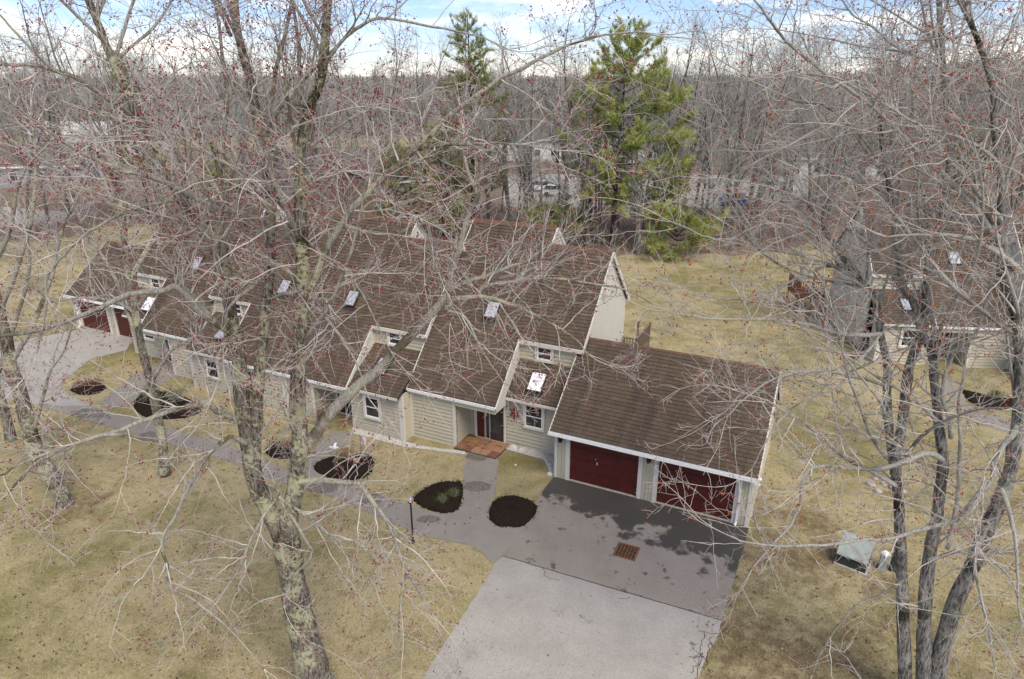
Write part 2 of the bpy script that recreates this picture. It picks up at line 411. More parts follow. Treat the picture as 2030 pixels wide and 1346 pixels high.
class MB:
    def __init__(s): s.V = []; s.F = []; s.T = []
    def poly(s, pts, tone=0.5):
        i = len(s.V); s.V += [tuple(p) for p in pts]; s.F.append(list(range(i, i + len(pts)))); s.T.append(tone); return s
    def hexa(s, p, tone=0.5):           # 8 points: bottom 4, top 4
        i = len(s.V); s.V += [tuple(q) for q in p]
        for f in ((3, 2, 1, 0), (4, 5, 6, 7), (0, 1, 5, 4), (1, 2, 6, 5), (2, 3, 7, 6), (3, 0, 4, 7)):
            s.F.append([i + k for k in f]); s.T.append(tone)
        return s
    def box(s, a, b, X=None, tone=0.5):
        X = X or (lambda u, v, z: (u, v, z))
        x0, y0, z0 = a; x1, y1, z1 = b
        return s.hexa([X(x0, y0, z0), X(x1, y0, z0), X(x1, y1, z0), X(x0, y1, z0), X(x0, y0, z1), X(x1, y0, z1), X(x1, y1, z1), X(x0, y1, z1)], tone)
    def prism(s, pts, d, tone=0.5):     # polygon extruded by vector d
        i = len(s.V); k = len(pts); d = np.asarray(d, float)
        s.V += [tuple(p) for p in pts] + [tuple(np.asarray(p, float) + d) for p in pts]
        s.F.append([i + q for q in range(k)][::-1]); s.F.append([i + k + q for q in range(k)]); s.T += [tone, tone]
        for q in range(k): s.F.append([i + q, i + (q + 1) % k, i + k + (q + 1) % k, i + k + q]); s.T.append(tone)
        return s
    def bar(s, p, q, w, h, up=(0, 0, 1), tone=0.5):
        p = np.asarray(p, float); q = np.asarray(q, float); t = q - p; t /= np.linalg.norm(t)
        sd = np.cross(t, up); sd /= np.linalg.norm(sd); uu = np.cross(sd, t)
        a = sd * w / 2; c = uu * h / 2
        return s.hexa([p - a - c, p + a - c, q + a - c, q - a - c, p - a + c, p + a + c, q + a + c, q - a + c], tone)
    def tube(s, path, rad, k=8, tone=0.5, caps=True):
        path = np.asarray(path, float); n = len(path)
        rad = np.full(n, rad) if np.isscalar(rad) else np.asarray(rad)
        i = len(s.V)
        for j in range(n):
            t = path[min(j + 1, n - 1)] - path[max(j - 1, 0)]; t /= (np.linalg.norm(t) + 1e-9)
            ref = np.array([1, 0, 0]) if abs(t[2]) > 0.9 else np.array([0, 0, 1.0])
            a = np.cross(t, ref); a /= np.linalg.norm(a); c = np.cross(t, a)
            for q in range(k):
                an = 2 * math.pi * q / k; s.V.append(tuple(path[j] + (a * math.cos(an) + c * math.sin(an)) * rad[j]))
        for j in range(n - 1):
            for q in range(k):
                s.F.append([i + j * k + q, i + j * k + (q + 1) % k, i + (j + 1) * k + (q + 1) % k, i + (j + 1) * k + q]); s.T.append(tone)
        if caps:
            s.F.append([i + q for q in range(k)][::-1]); s.F.append([i + (n - 1) * k + q for q in range(k)]); s.T += [tone, tone]
        return s
    def lathe(s, c, prof, k=12, tone=0.5):
        c = np.asarray(c, float); i = len(s.V)
        for r, z in prof:
            for q in range(k):
                an = 2 * math.pi * q / k; s.V.append((c[0] + r * math.cos(an), c[1] + r * math.sin(an), c[2] + z))
        for j in range(len(prof) - 1):
            for q in range(k):
                s.F.append([i + j * k + q, i + j * k + (q + 1) % k, i + (j + 1) * k + (q + 1) % k, i + (j + 1) * k + q]); s.T.append(tone)
        s.F.append([i + q for q in range(k)][::-1]); s.F.append([i + (len(prof) - 1) * k + q for q in range(k)]); s.T += [tone, tone]
        return s
    def build(s, name, mat, parent=None, kind=None, smooth=False):
        return mesh_np(name, s.V, s.F, mat, parent, s.T, smooth, kind)

# clip a convex 2-D polygon by  n.p >= d
def clip(poly, nx, ny, d):
    out = []
    for i in range(len(poly)):
        a = poly[i]; c = poly[(i + 1) % len(poly)]
        da = a[0] * nx + a[1] * ny - d; dc = c[0] * nx + c[1] * ny - d
        if da >= 0: out.append(a)
        if (da > 0 and dc < 0) or (da < 0 and dc > 0):
            t = da / (da - dc); out.append((a[0] + (c[0] - a[0]) * t, a[1] + (c[1] - a[1]) * t))
    return out
def boards(mb, poly, P3, ang, exposure, proud=0.016):
    """lapped boards over a convex polygon; P3(a,b,off) lifts it off the wall"""
    nx, ny = -math.sin(ang), math.cos(ang)
    ds = [p[0] * nx + p[1] * ny for p in poly]
    k0 = math.floor(min(ds) / exposure); k1 = math.ceil(max(ds) / exposure)
    for k in range(k0, k1):
        s = clip(clip(poly, nx, ny, k * exposure), -nx, -ny, -(k + 1) * exposure)
        if len(s) < 3: continue
        tone = random.random()
        pts = []; low = []
        for a in s:
            fr = (a[0] * nx + a[1] * ny) / exposure - k
            pts.append(P3(a[0], a[1], 0.003 + proud * (1 - fr)))
            if fr < 1e-4: low.append(a)
        mb.poly(pts, tone)
        if len(low) == 2:
            mb.poly([P3(*low[0], 0.003 + proud), P3(*low[1], 0.003 + proud), P3(*low[1], 0), P3(*low[0], 0)], tone)
def shingle_rows(mb, poly, P3, exposure=0.165, tab=0.33):
    """poly in (across, up the slope)"""
    bs = [p[1] for p in poly]
    k0 = math.floor(min(bs) / exposure); k1 = math.ceil(max(bs) / exposure)
    for k in range(k0, k1):
        s = clip(clip(poly, 0, 1, k * exposure), 0, -1, -(k + 1) * exposure)
        if len(s) < 3: continue
        a0 = min(p[0] for p in s); a1 = max(p[0] for p in s)
        off = (k % 2) * tab * 0.5 + random.uniform(-0.04, 0.04)
        j0 = math.floor((a0 - off) / tab); j1 = math.ceil((a1 - off) / tab)
        rowtone = random.uniform(-0.16, 0.16)
        for j in range(j0, j1):
            q = clip(clip(s, 1, 0, off + j * tab + 0.004), -1, 0, -(off + (j + 1) * tab - 0.004))
            if len(q) < 3: continue
            lift = 0.020 + random.random() * 0.008
            tone = min(1, max(0, 0.5 + rowtone + random.gauss(0, 0.2)))
            pts = []; low = []
            for a in q:
                fr = a[1] / exposure - k
                pts.append(P3(a[0], a[1], 0.004 + lift * (1 - fr)))
                if fr < 1e-4: low.append(a)
            mb.poly(pts, tone)
            if len(low) == 2:
                mb.poly([P3(*low[0], 0.004 + lift), P3(*low[1], 0.004 + lift), P3(*low[1], -0.002), P3(*low[0], -0.002)], 0.0)  # lower edge painted in the darkest tone, as the shadow line under each course

def wall(root, name, poly, P3, ang=0.0, exposure=0.17, mat='siding', thick=0.1, proud=0.040):
    mb = MB(); front = [np.array(P3(a, c, 0)) for a, c in poly]
    nrm = np.array(P3(0, 0, 0)) - np.array(P3(0, 0, 1))
    mb.prism(front, nrm * thick)
    o = mb.build(name, mat, root)
    cb = MB(); boards(cb, poly, P3, ang, exposure, proud)
    cb.build('clapboards', mat, o, kind='stuff')
    return o
def roof(root, name, poly_uv, zf, X, thick=0.11, mat='shingles', flip=False):
    """poly_uv convex in plan; zf(v) height"""
    mb = MB()
    top = [np.array(X(u, v, zf(v))) for u, v in poly_uv]
    mb.prism(top, (0, 0, -thick))
    o = mb.build(name, 'roof_deck', root)
    v0 = poly_uv[0][1]
    v1 = max(poly_uv, key=lambda p: abs(p[1] - v0))[1]
    k = (zf(v1) - zf(v0)) / (v1 - v0); L = math.sqrt(1 + k * k); sg = 1 if k > 0 else -1
    poly = [(u, sg * v * L) for u, v in poly_uv]
    def P3(a, c, off):
        v = sg * c / L
        return X(a, v - k / L * off, zf(v) + off / L)
    sm = MB(); shingle_rows(sm, poly, P3)
    sm.build('shingles', mat, o, kind='stuff')
    return o
def window(root, X, u0, u1, v, z0, z1, name='window', fw=0.10, sash=True):
    """a window in a wall facing -v"""
    fr = MB()
    v -= 0.058
    fr.box((u0, v - 0.05, z0), (u0 + fw, v + 0.02, z1), X); fr.box((u1 - fw, v - 0.05, z0), (u1, v + 0.02, z1), X)
    fr.box((u0 + fw, v - 0.052, z1 - fw), (u1 - fw, v + 0.02, z1), X); fr.box((u0 + fw, v - 0.065, z0), (u1 - fw, v + 0.02, z0 + fw), X)
    o = fr.build(name, 'trim', root)
    MB().box((u0 + fw, v - 0.005, z0 + fw), (u1 - fw, v + 0.01, z1 - fw), X).build('pane', 'glass', o)
    s = MB(); a, c = u0 + fw, u1 - fw; zb, zt = z0 + fw, z1 - fw; t = 0.045
    s.box((a, v - 0.03, zb), (a + t, v - 0.004, zt), X); s.box((c - t, v - 0.03, zb), (c, v - 0.004, zt), X)
    s.box((a + t, v - 0.031, zb), (c - t, v - 0.004, zb + t), X); s.box((a + t, v - 0.031, zt - t), (c - t, v - 0.004, zt), X)
    if sash: s.box((a + t, v - 0.028, (zb + zt) / 2 - 0.02), (c - t, v - 0.004, (zb + zt) / 2 + 0.02), X)
    s.build('sash', 'white_vinyl', o)
    return o
def skylight(root, X, u0, u1, v0, v1, zf, glass='skylight_glass'):
    k = (zf(v1) - zf(v0)) / (v1 - v0); L = math.sqrt(1 + k * k)
    def P(u, v, off): return X(u, v - k / L * off, zf(v) + off / L)
    def slab(mb, a, b2, c, d, o0, o1):
        mb.hexa([P(a, c, o0), P(b2, c, o0), P(b2, d, o0), P(a, d, o0), P(a, c, o1), P(b2, c, o1), P(b2, d, o1), P(a, d, o1)])
    f = MB(); t = 0.055; tv = t / L
    slab(f, u0, u0 + t, v0, v1, 0, 0.13); slab(f, u1 - t, u1, v0, v1, 0, 0.13)
    slab(f, u0 + t, u1 - t, v0, v0 + tv, 0, 0.128); slab(f, u0 + t, u1 - t, v1 - tv, v1, 0, 0.128)
    o = f.build('skylight', 'dark_bronze', root)
    g = MB(); slab(g, u0 + t, u1 - t, v0 + tv, v1 - tv, 0.03, 0.115); g.build('pane', glass, o)
    fl = MB(); slab(fl, u0 - 0.08, u1 + 0.08, v0 - 0.12, v0 - 0.002, 0.0, 0.028); fl.build('flashing', 'dark_bronze', o)
    return o
def along(X, pts, w, h, name, mat, root):
    mb = MB()
    for a, c in zip(pts[:-1], pts[1:]): mb.bar(X(*a), X(*c), w, h)
    return mb.build(name, mat, root)
def ridge(root, X, u0, u1, v, z):
    mb = MB(); n = max(2, int(abs(u1 - u0) / 0.28))
    for i in range(n):
        a = u0 + (u1 - u0) * i / n; c = u0 + (u1 - u0) * (i + 1) / n - 0.004
        j = random.uniform(0, 0.006)
        mb.poly([X(a, v - 0.14, z - 0.115 + j), X(c, v - 0.14, z - 0.115 + j), X(c, v, z + 0.035 + j), X(a, v, z + 0.035 + j)])
        mb.poly([X(a, v, z + 0.035 + j), X(c, v, z + 0.035 + j), X(c, v + 0.14, z - 0.115 + j), X(a, v + 0.14, z - 0.115 + j)])
        mb.poly([X(c, v - 0.14, z - 0.13), X(c, v, z + 0.02), X(c, v, z + 0.035 + j), X(c, v - 0.14, z - 0.115 + j)])
    return mb.build('ridge_cap', 'ridge_cap', root)

# ------------------------------------------------------------------ the townhouses
def townhouse(label, X, base, low='entry', door=True, W=7.05):
    t = thing('townhouse', label, 'house', base, 'row of joined townhouses')
    ur = -2.78; ve = 0.20; zA = lambda v: v + 2.17
    vl, vh = 5.80, 6.47
    rl = lambda v: zA(vl) - (v - vl); rh = lambda v: zA(vh) - (v - vh)
    roof(t, 'front_roof', [(-W, ve), (ur, ve), (ur, vh), (-W, vh)], zA, X)
    roof(t, 'front_roof', [(ur, 2.42), (0.12, 2.42), (0.12, vl), (ur, vl)], zA, X)
    roof(t, 'rear_roof', [(-W, vh), (ur, vh), (ur, 8.9), (-W, 8.9)], rh, X)
    roof(t, 'rear_roof', [(ur, vl), (0.12, vl), (0.12, 8.75), (ur, 8.75)], rl, X)
    ridge(t, X, -W, ur, vh, zA(vh)); ridge(t, X, ur, 0.12, vl, zA(vl))
    # low roof over the recess
    if low == 'entry': lv0, lz0, lv1, lz1, wv = 1.20, 2.44, 2.56, 3.68, 1.55
    else: lv0, lz0, lv1, lz1, wv = 0.30, 2.42, 2.56, 3.70, 0.55
    kl = (lz1 - lz0) / (lv1 - lv0); zl = lambda v: lz0 + kl * (v - lv0)
    roof(t, 'low_roof', [(ur + 0.02, lv0), (-0.02, lv0), (-0.02, lv1), (ur + 0.02, lv1)], zl, X)
    # walls; (a,b) -> along the wall, up
    front = lambda v: (lambda a, c, o: X(a, v - o, c))
    side = lambda u, s: (lambda a, c, o: X(u + s * o, a, c))
    wall(t, 'front_wall', [(-W, 0), (-4.75, 0), (-4.75, 2.36), (-W, 2.36)], front(0.36))
    wall(t, 'alcove_wall', [(0.44, 0), (1.5, 0), (1.5, 2.1), (0.44, 2.1)], side(-4.75, 1))
    if low == 'entry':
        wall(t, 'entry_wall', [(-4.75, 0), (0, 0), (0, 2.42), (-4.75, 2.42)], front(wv))
    else:
        wall(t, 'entry_wall', [(-4.75, 0), (ur, 0), (ur, 2.42), (-4.75, 2.42)], front(1.55))
        wall(t, 'side_wall', [(wv, 0), (1.5, 0), (1.5, 2.4), (wv, 2.4)], side(ur, -1))
        wall(t, 'low_wall', [(ur, 0), (0, 0), (0, 2.42), (ur, 2.42)], front(wv))
        wall(t, 'return_wall', [(wv, 0), (1.5, 0), (1.5, 2.4), (wv, 2.4)], side(-0.02, 1))
    wall(t, 'dormer_wall', [(ur, 3.3), (0, 3.3), (0, 4.6), (ur, 4.6)], front(2.56))
    bz = zl(2.5) - 0.05
    wall(t, 'cheek_wall', [(0.3, 2.06), (2.55, 2.06), (2.55, 4.6), (0.3, 2.36)], side(ur, 1), ang=R(-42), mat='gable_siding', exposure=0.13, proud=0.010)
    wall(t, 'gable_wall', [(2.56, 0), (8.5, 0), (8.5, 5.1), (5.8, 7.86), (2.56, 4.6)], side(0.0, 1), ang=R(-42), mat='gable_siding', exposure=0.13, proud=0.010)
    wall(t, 'upper_gable', [(5.7, 7.7), (8.5, 5.0), (8.5, 6.42), (6.47, 8.5), (5.7, 7.8)], side(ur, 1), ang=R(-42), mat='gable_siding', exposure=0.13, proud=0.010)
    wall(t, 'gable_wall', [(0.38, 0), (8.5, 0), (8.5, 6.42), (6.47, 8.5), (0.38, 2.4)], side(-W + 0.02, -1), ang=R(42), mat='gable_siding', exposure=0.13, proud=0.010)
    wall(t, 'rear_wall', [(-W, 0), (0, 0), (0, 5.0), (-W, 5.0)], lambda a, c, o: X(a, 8.5 + o, c))
    lv = MB()
    for q in range(6): lv.bar(X(0.05, 4.95 + 0.0, 6.05 + q * 0.09), X(0.05, 5.45, 6.05 + q * 0.09), 0.05, 0.03)
    lv.build('louver', 'trim', t)
    # rake and eave trims
    along(X, [(0.13, 2.40, zA(2.40) - 0.10), (0.13, vl, zA(vl) - 0.10), (0.13, 8.75, rl(8.75) - 0.10)], 0.05, 0.17, 'rake_board', 'trim', t)
    along(X, [(ur + 0.03, vl + 0.1, zA(vl) + 0.02), (ur + 0.03, vh, zA(vh) - 0.10), (ur + 0.03, 8.9, rh(8.9) - 0.10)], 0.05, 0.15, 'rake_board', 'trim', t)
    along(X, [(-W - 0.02, ve, zA(ve) - 0.10), (-W - 0.02, vh, zA(vh) - 0.10), (-W - 0.02, 8.9, rh(8.9) - 0.10)], 0.05, 0.17, 'rake_board', 'trim', t)
    along(X, [(ur + 0.045, ve, zA(ve) - 0.085), (ur + 0.045, 2.42, zA(2.42) - 0.085)], 0.05, 0.15, 'rake_board', 'trim', t)
    MB().box((-W, ve - 0.05, 2.27), (ur + 0.02, ve - 0.004, 2.39), X).build('eave_fascia', 'white_metal', t)
    MB().box((ur, 2.37, 4.44), (0.1, 2.416, 4.60), X).build('eave_fascia', 'trim', t)
    MB().box((ur + 0.03, lv0 - 0.05, lz0 - 0.13), (-0.05, lv0 - 0.004, lz0 - 0.02), X).build('eave_fascia', 'trim', t)
    MB().box((-4.75, 0.26, 2.02), (ur - 0.01, 0.36, 2.30), X).build('entry_beam', 'siding', t)
    MB().box((-W, ve, 2.20), (ur, 0.45, 2.26), X).build('soffit', 'trim', t)
    MB().box((-4.75, 0.45, 2.04), (ur, 1.55, 2.10), X).build('alcove_ceiling', 'trim', t)
    for (a, v) in ((-W + 0.08, 0.36), (-4.80, 0.36)):
        MB().box((a - 0.07, v - 0.045, 0), (a + 0.07, v - 0.002, 2.25), X).build('corner_board', 'trim', t)
    if low != 'entry':
        MB().box((-0.17, wv - 0.045, 0), (-0.005, wv - 0.002, 2.38), X).build('corner_board', 'trim', t)
        MB().box((-0.003, wv - 0.045, 0), (0.03, wv + 0.10, 2.38), X).build('corner_board', 'trim', t)
    # openings
    if low == 'entry': window(t, X, -2.10, -1.10, wv, 1.02, 2.22)
    else: window(t, X, -2.05, -1.10, wv, 0.98, 2.15)
    window(t, X, -2.02, -1.18, 2.56, 3.74, 4.50)
    if door:
        X0 = X; X = lambda u, v, z: X0(u, v - 0.06, z)
        d = MB().box((-4.42, 1.46, 0.02), (-4.30, 1.548, 2.04), X).box((-2.98, 1.46, 0.02), (-2.90, 1.548, 2.04), X).box((-4.30, 1.462, 1.97), (-2.98, 1.548, 2.04), X).box((-4.30, 1.455, 0.02), (-2.98, 1.548, 0.09), X).build('patio_door', 'trim', t)
        MB().box((-4.30, 1.51, 0.09), (-2.98, 1.53, 1.97), X).build('pane', 'glass', d)
        MB().box((-3.93, 1.47, 0.09), (-3.85, 1.509, 1.97), X).box((-3.70, 1.475, 0.09), (-3.64, 1.509, 1.97), X).build('stile', 'grey_metal', d)
        MB().box((-4.30, 1.49, 0.09), (-3.95, 1.508, 1.97), X).build('curtain', 'red_door', d)
        MB().box((-3.64, 1.47, 0.09), (-3.06, 1.508, 0.42), X).box((-3.06, 1.47, 0.09), (-2.98, 1.508, 1.97), X).box((-3.64, 1.472, 1.88), (-3.06, 1.508, 1.97), X).build('door_frame', 'dark_bronze', d)
    if door: X = X0
    skylight(t, X, -4.72, -4.08, 2.92, 3.52, zA)
    if low == 'entry': skylight(t, X, -1.98, -1.26, 1.52, 2.20, zl, 'skylight_dome')
    else: skylight(t, X, -1.95, -1.25, 1.1, 1.9, zl)
    return t

UC = -13.5
ident = lambda u, v, z: (u, v, z)
shift2 = lambda u, v, z: (u - 7.02, v - 0.82, z - 0.22 * (1 if z > 0.5 else 0))
mir = lambda f: (lambda u, v, z: (lambda p: (2 * UC - p[0], p[1], p[2]))(f(u, v, z)))
town = [townhouse('brown-roofed townhouse joined to the two-door garage', ident, (-3.5, 4, 0)),
        townhouse('set-forward townhouse second from the two-door garage, behind the big maple', shift2, (-10.5, 3.2, 0), low='wall', W=6.47),
        townhouse('set-forward townhouse hidden behind maple limbs, third from the two-door garage', mir(shift2), (2 * UC + 10.5, 3.2, 0), low='wall', W=6.47),
        townhouse('farthest left townhouse of the row, beside the single garage', mir(ident), (2 * UC + 3.5, 4, 0))]
# party wall fill between the two middle units is their own walls

# ------------------------------------------------------------------ garages
def text_mesh(txt, size):
    cu = bpy.data.curves.new('txt', 'FONT'); cu.body = txt; cu.size = size; cu.extrude = 0.004
    cu.align_x = 'CENTER'; cu.align_y = 'CENTER'
    o = bpy.data.objects.new('txt', cu); C.objects.link(o)
    dg = bpy.context.evaluated_depsgraph_get()
    me = bpy.data.meshes.new_from_object(o.evaluated_get(dg))
    bpy.data.objects.remove(o); return me
def garage(label, X, base, width=7.42, doors=((0.62, 3.36), (4.12, 6.86)), numbers=('27', '28'), lamps=True):
    t = thing('garage', label, 'garage', base)
    k = 0.78; zf = lambda v: k * v + 2.38; vr = 3.2; zr = lambda v: zf(vr) - k * (v - vr)
    roof(t, 'front_roof', [(-0.15, -0.26), (width + 0.15, -0.26), (width + 0.15, vr), (-0.15, vr)], zf, X)
    roof(t, 'rear_roof', [(-0.15, vr), (width + 0.15, vr), (width + 0.15, 6.66), (-0.15, 6.66)], zr, X)
    ridge(t, X, -0.15, width + 0.15, vr, zf(vr))
    side = lambda u, s: (lambda a, c, o: X(u + s * o, a, c))
    for u, s in ((0.0, -1), (width, 1)):
        wall(t, 'gable_wall', [(0, 0), (6.4, 0), (6.4, 2.25), (vr, 4.74), (0, 2.25)], side(u, s), exposure=0.16)
    wall(t, 'rear_wall', [(0, 0), (width, 0), (width, 2.25), (0, 2.25)], lambda a, c, o: X(a, 6.4 + o, c))
    # front: piers of upright boards between the doors
    edges = [0.0] + [q for d in doors for q in d] + [width]
    MB().box((0.0, 0.0, 2.06), (width, 0.12, 2.27), X).build('header', 'siding', t)
    for i in range(0, len(edges), 2):
        a, c = edges[i], edges[i + 1]
        pr = MB().box((a, 0.02, 0), (c, 0.12, 2.06), X).build('pier', 'siding', t)
        ia = a + (0.10 if i == 0 else 0.17); ic = c - (0.10 if i + 2 >= len(edges) else 0.17)
        nb = max(2, round((ic - ia) / 0.16)); wb = (ic - ia) / nb
        for j in range(nb):
            MB().box((ia + j * wb + 0.006, -0.006, 0.01), (ia + (j + 1) * wb - 0.006, 0.019, 2.06), X, random.random()).build('board', 'siding', pr)
        for q0, q1 in ((a, ia), (ic, c)):
            MB().box((q0 + 0.002, -0.03, 0.008), (q1 - 0.004, 0.018, 2.06), X).build('trim_board', 'trim', pr)
    for (a, c) in doors:
        d = MB().box((a, 0.075, 0.05), (c, 0.11, 2.06), X).build('garage_door', 'red_door', t)
        for j in range(4):
            z0 = 0.06 + j * 0.5
            MB().box((a + 0.012, 0.045, z0 + 0.006), (c - 0.012, 0.074, z0 + 0.494), X).build('door_section', 'red_door', d)
        mb = MB().box(((a + c) / 2 - 0.28, 0.02, 0.98), ((a + c) / 2 - 0.22, 0.044, 1.10), X).box(((a + c) / 2 - 0.34, 0.02, 1.2), ((a + c) / 2 - 0.30, 0.044, 1.24), X); mb.build('handle', 'grey_metal', d)
        MB().box((a, -0.02, -0.05), (c, 0.074, 0.045), X).build('sill', 'concrete', t)
    # gutter, downspout
    ge = zf(-0.26)
    g = MB(); prof = [(-0.40, ge + 0.0), (-0.41, ge - 0.11), (-0.27, ge - 0.12), (-0.265, ge - 0.005), (-0.28, ge - 0.005), (-0.285, ge - 0.10), (-0.395, ge - 0.095), (-0.385, ge)]
    g.prism([X(-0.17, v, z) for v, z in prof], np.array(X(width + 0.17, 0, 0)) - np.array(X(-0.17, 0, 0)))
    go = g.build('gutter', 'white_metal', t)
    du = width - 0.38
    dp = MB().bar(X(du, -0.33, ge - 0.12), X(du, -0.06, 1.95), 0.08, 0.08, (1, 0, 0)).bar(X(du, -0.06, 1.97), X(du, -0.06, 0.12), 0.08, 0.07, (1, 0, 0)).bar(X(du, -0.06, 0.14), X(du, -0.22, 0.05), 0.08, 0.07, (1, 0, 0))
    dp.build('downspout', 'white_metal', go)
    MB().box((-0.05, -0.262, ge - 0.15), (width + 0.05, -0.01, ge - 0.12), X).build('soffit', 'trim', t)
    for u in (-0.16, width + 0.16):
        along(X, [(u, -0.26, zf(-0.26) - 0.085), (u, vr, zf(vr) - 0.085), (u, 6.66, zr(6.66) - 0.085)], 0.05, 0.16, 'rake_board', 'trim', t)
    for u in (0.0, width):
        s = 1 if u else -1
        MB().box((min(u, u + s * 0.035), 0.0, 0), (max(u, u + s * 0.035), 0.14, 2.25), X).build('corner_board', 'trim', t)
    # numbers and lanterns by the doors
    if numbers:
        for txt, (a, c) in zip(numbers, doors):
            pl = MB().box((a - 0.155, -0.042, 1.62), (a - 0.02, -0.031, 1.80), X).build('number_plate', 'white_vinyl', t)
            me = text_mesh(txt, 0.155)
            me.materials.clear(); me.materials.append(MAT['number_ink'])
            o = bpy.data.objects.new('number', me); C.objects.link(o); o.parent = pl
            q = np.array(X(a - 0.0875, -0.047, 1.71)) - rootbase(t); o.location = q; o.rotation_euler = (R(90), 0, 0)
    if lamps:
        for (a, c) in doors:
            lu = a - 0.36
            l = MB().box((lu - 0.04, -0.03, 1.86), (lu + 0.04, -0.006, 2.0), X).bar(X(lu, -0.03, 1.96), X(lu, -0.15, 1.98), 0.025, 0.025).build('wall_lantern', 'black_metal', t)
            cc = X(lu, -0.15, 1.70)
            MB().lathe(cc, [(0.03, 0), (0.075, 0.03), (0.10, 0.2), (0.115, 0.215), (0.05, 0.27), (0.015, 0.30)], 6).build('lantern_cage', 'black_metal', l)
    return t
gar = garage('garage with two dark red doors numbered 27 and 28', ident, (3.7, 3, 0))
LG = lambda u, v, z: (-27.0 - u, v + 2.9, z)
garage('far left garage with a dark red door behind the branches', LG, (-30.7, 6, 0), width=7.3, doors=((0.62, 3.30), (4.05, 6.70)), numbers=None, lamps=False)
# meters on the garage's right wall
mt = thing('electric_meter', 'white round electric meters and conduit on the garage side wall', 'meter', (7.46, 0.9, 0))
mb = MB().box((7.44, 0.55, 1.15), (7.56, 0.85, 1.75)).box((7.44, 0.30, 1.2), (7.54, 0.5, 1.6)).bar((7.48, 0.7, 1.75), (7.48, 0.7, 2.9), 0.06, 0.06, (1, 0, 0)).bar((7.48, 0.7, 1.15), (7.48, 0.7, 0.0), 0.06, 0.06, (1, 0, 0))
mb.build('meter_box', 'trim', mt)
for z in (1.35, 1.6):
    MB().tube([(7.56, 0.7, z), (7.61, 0.7, z), (7.64, 0.7, z)], [0.065, 0.065, 0.03], 12).build('meter_dial', 'white_vinyl', mt)

# neighbour building to the right, turned a little
NA = R(20.7); NO = np.array([12.3, 16.6])
def NX(u, v, z):
    a = -u + 0.0; bb = v + 1.6
    return (NO[0] + a * math.cos(NA) - bb * math.sin(NA), NO[1] + a * math.sin(NA) + bb * math.cos(NA), z)
townhouse('neighbouring townhouse with pale diagonal-sided gable behind the right-hand maple', NX, (NX(-3.5, 4, 0)[0], NX(-3.5, 4, 0)[1], 0), low='wall')
NX2 = lambda u, v, z: NX(u - 7.02, v - 2.4, z)
townhouse('neighbouring townhouse at the right edge of the picture behind branches', NX2, (NX2(-3.5, 4, 0)[0], NX2(-3.5, 4, 0)[1], 0), low='wall')

# deck behind the nearest townhouse, and cedar deck of the neighbour
def deck(label, X, base, mat, w=1.6, d=2.4, h=1.7):
    t = thing('deck', label, 'deck', base)
    nb = int(d / 0.145)
    fl = MB().box((0.05, 0.05, h - 0.2), (w - 0.05, d - 0.05, h - 0.045), X).build('frame', mat, t)
    for i in range(nb): MB().box((0, i * 0.145, h - 0.04), (w, i * 0.145 + 0.135, h), X).build('plank', mat, fl)
    for a, c in ((0.08, 0.08), (w - 0.08, 0.08), (w - 0.08, d - 0.08), (0.08, d - 0.08)):
        MB().box((a - 0.05, c - 0.05, 0), (a + 0.05, c + 0.05, h + 1.0), X).build('post', mat, t)
    rl = MB().box((0, 0.03, h + 0.95), (w, 0.13, h + 1.0), X).box((w - 0.13, 0.13, h + 0.95), (w - 0.03, d, h + 1.0), X).box((0, 0.06, h + 0.08), (w, 0.1, h + 0.14), X).box((w - 0.1, 0.1, h + 0.08), (w - 0.06, d, h + 0.14), X).build('rail', mat, t)
    for i in range(int(w / 0.14)): MB().box((0.07 + i * 0.14, 0.065, h + 0.14), (0.11 + i * 0.14, 0.095, h + 0.95), X).build('baluster', mat, rl)
    for i in range(int(d / 0.14)): MB().box((w - 0.095, 0.1 + i * 0.14, h + 0.14), (w - 0.065, 0.14 + i * 0.14, h + 0.95), X).build('baluster', mat, rl)
deck('weathered wooden deck with railing at the rear corner of the nearest townhouse', lambda u, v, z: (u + 0.06, v + 8.15, z), (0.9, 9.3, 0), 'deck_wood', w=0.75, d=2.6, h=2.2)
deck('reddish cedar deck beside the neighbouring gable', lambda u, v, z: NX(u + 0.2, v + 8.6, z), NX(0.9, 9.8, 0), 'cedar_wood', w=1.8, d=2.4, h=1.3)

# ------------------------------------------------------------------ ground, paving
def sheet(name, px, z, mat, world=False, kind='structure', parent=None):
    pts = [(p if world else G(*p)) for p in px]
    o = MB().poly([(p[0], p[1], z) for p in pts]).build(name, mat, parent)
    if kind: o['kind'] = kind
    return o
big = 2600
gv = []; gf = []
MB().poly([(-big, -300, 0), (big, -300, 0), (big, big * 1.6, 0), (-big, big * 1.6, 0)]).build('ground', 'lawn').__setitem__('kind', 'structure')
# wood floor with an uneven edge behind the lawns
def wob(pts, amp, seg):
    out = []
    for a, c in zip(pts, pts[1:] + pts[:1]):
        a = np.array(a); c = np.array(c); L = np.linalg.norm(c - a); k = max(1, int(L / seg))
        for i in range(k): out.append(a + (c - a) * i / k + np.array([random.uniform(-amp, amp), random.uniform(-amp, amp)]))
    return out
edge = [G(1240, 505), G(1330, 498), G(1450, 505), G(1560, 498), G(1640, 470), G(2030, 430)]
back = [YX(160, 2400), YX(160, -700)]
left = [G(-300, 500), G(60, 478), G(140, 470), G(200, 452), G(420, 430)]
left2 = [np.array([-18, 16, 0]), np.array([-12, 24, 0]), np.array([-8.5, 33, 0])]
lit = wob([p[:2] for p in (left + left2 + edge + back)], 0.5, 2.0)
sheet('wood_floor', [(p[0], p[1], 0) for p in lit], 0.004, 'leaf_litter', world=True)

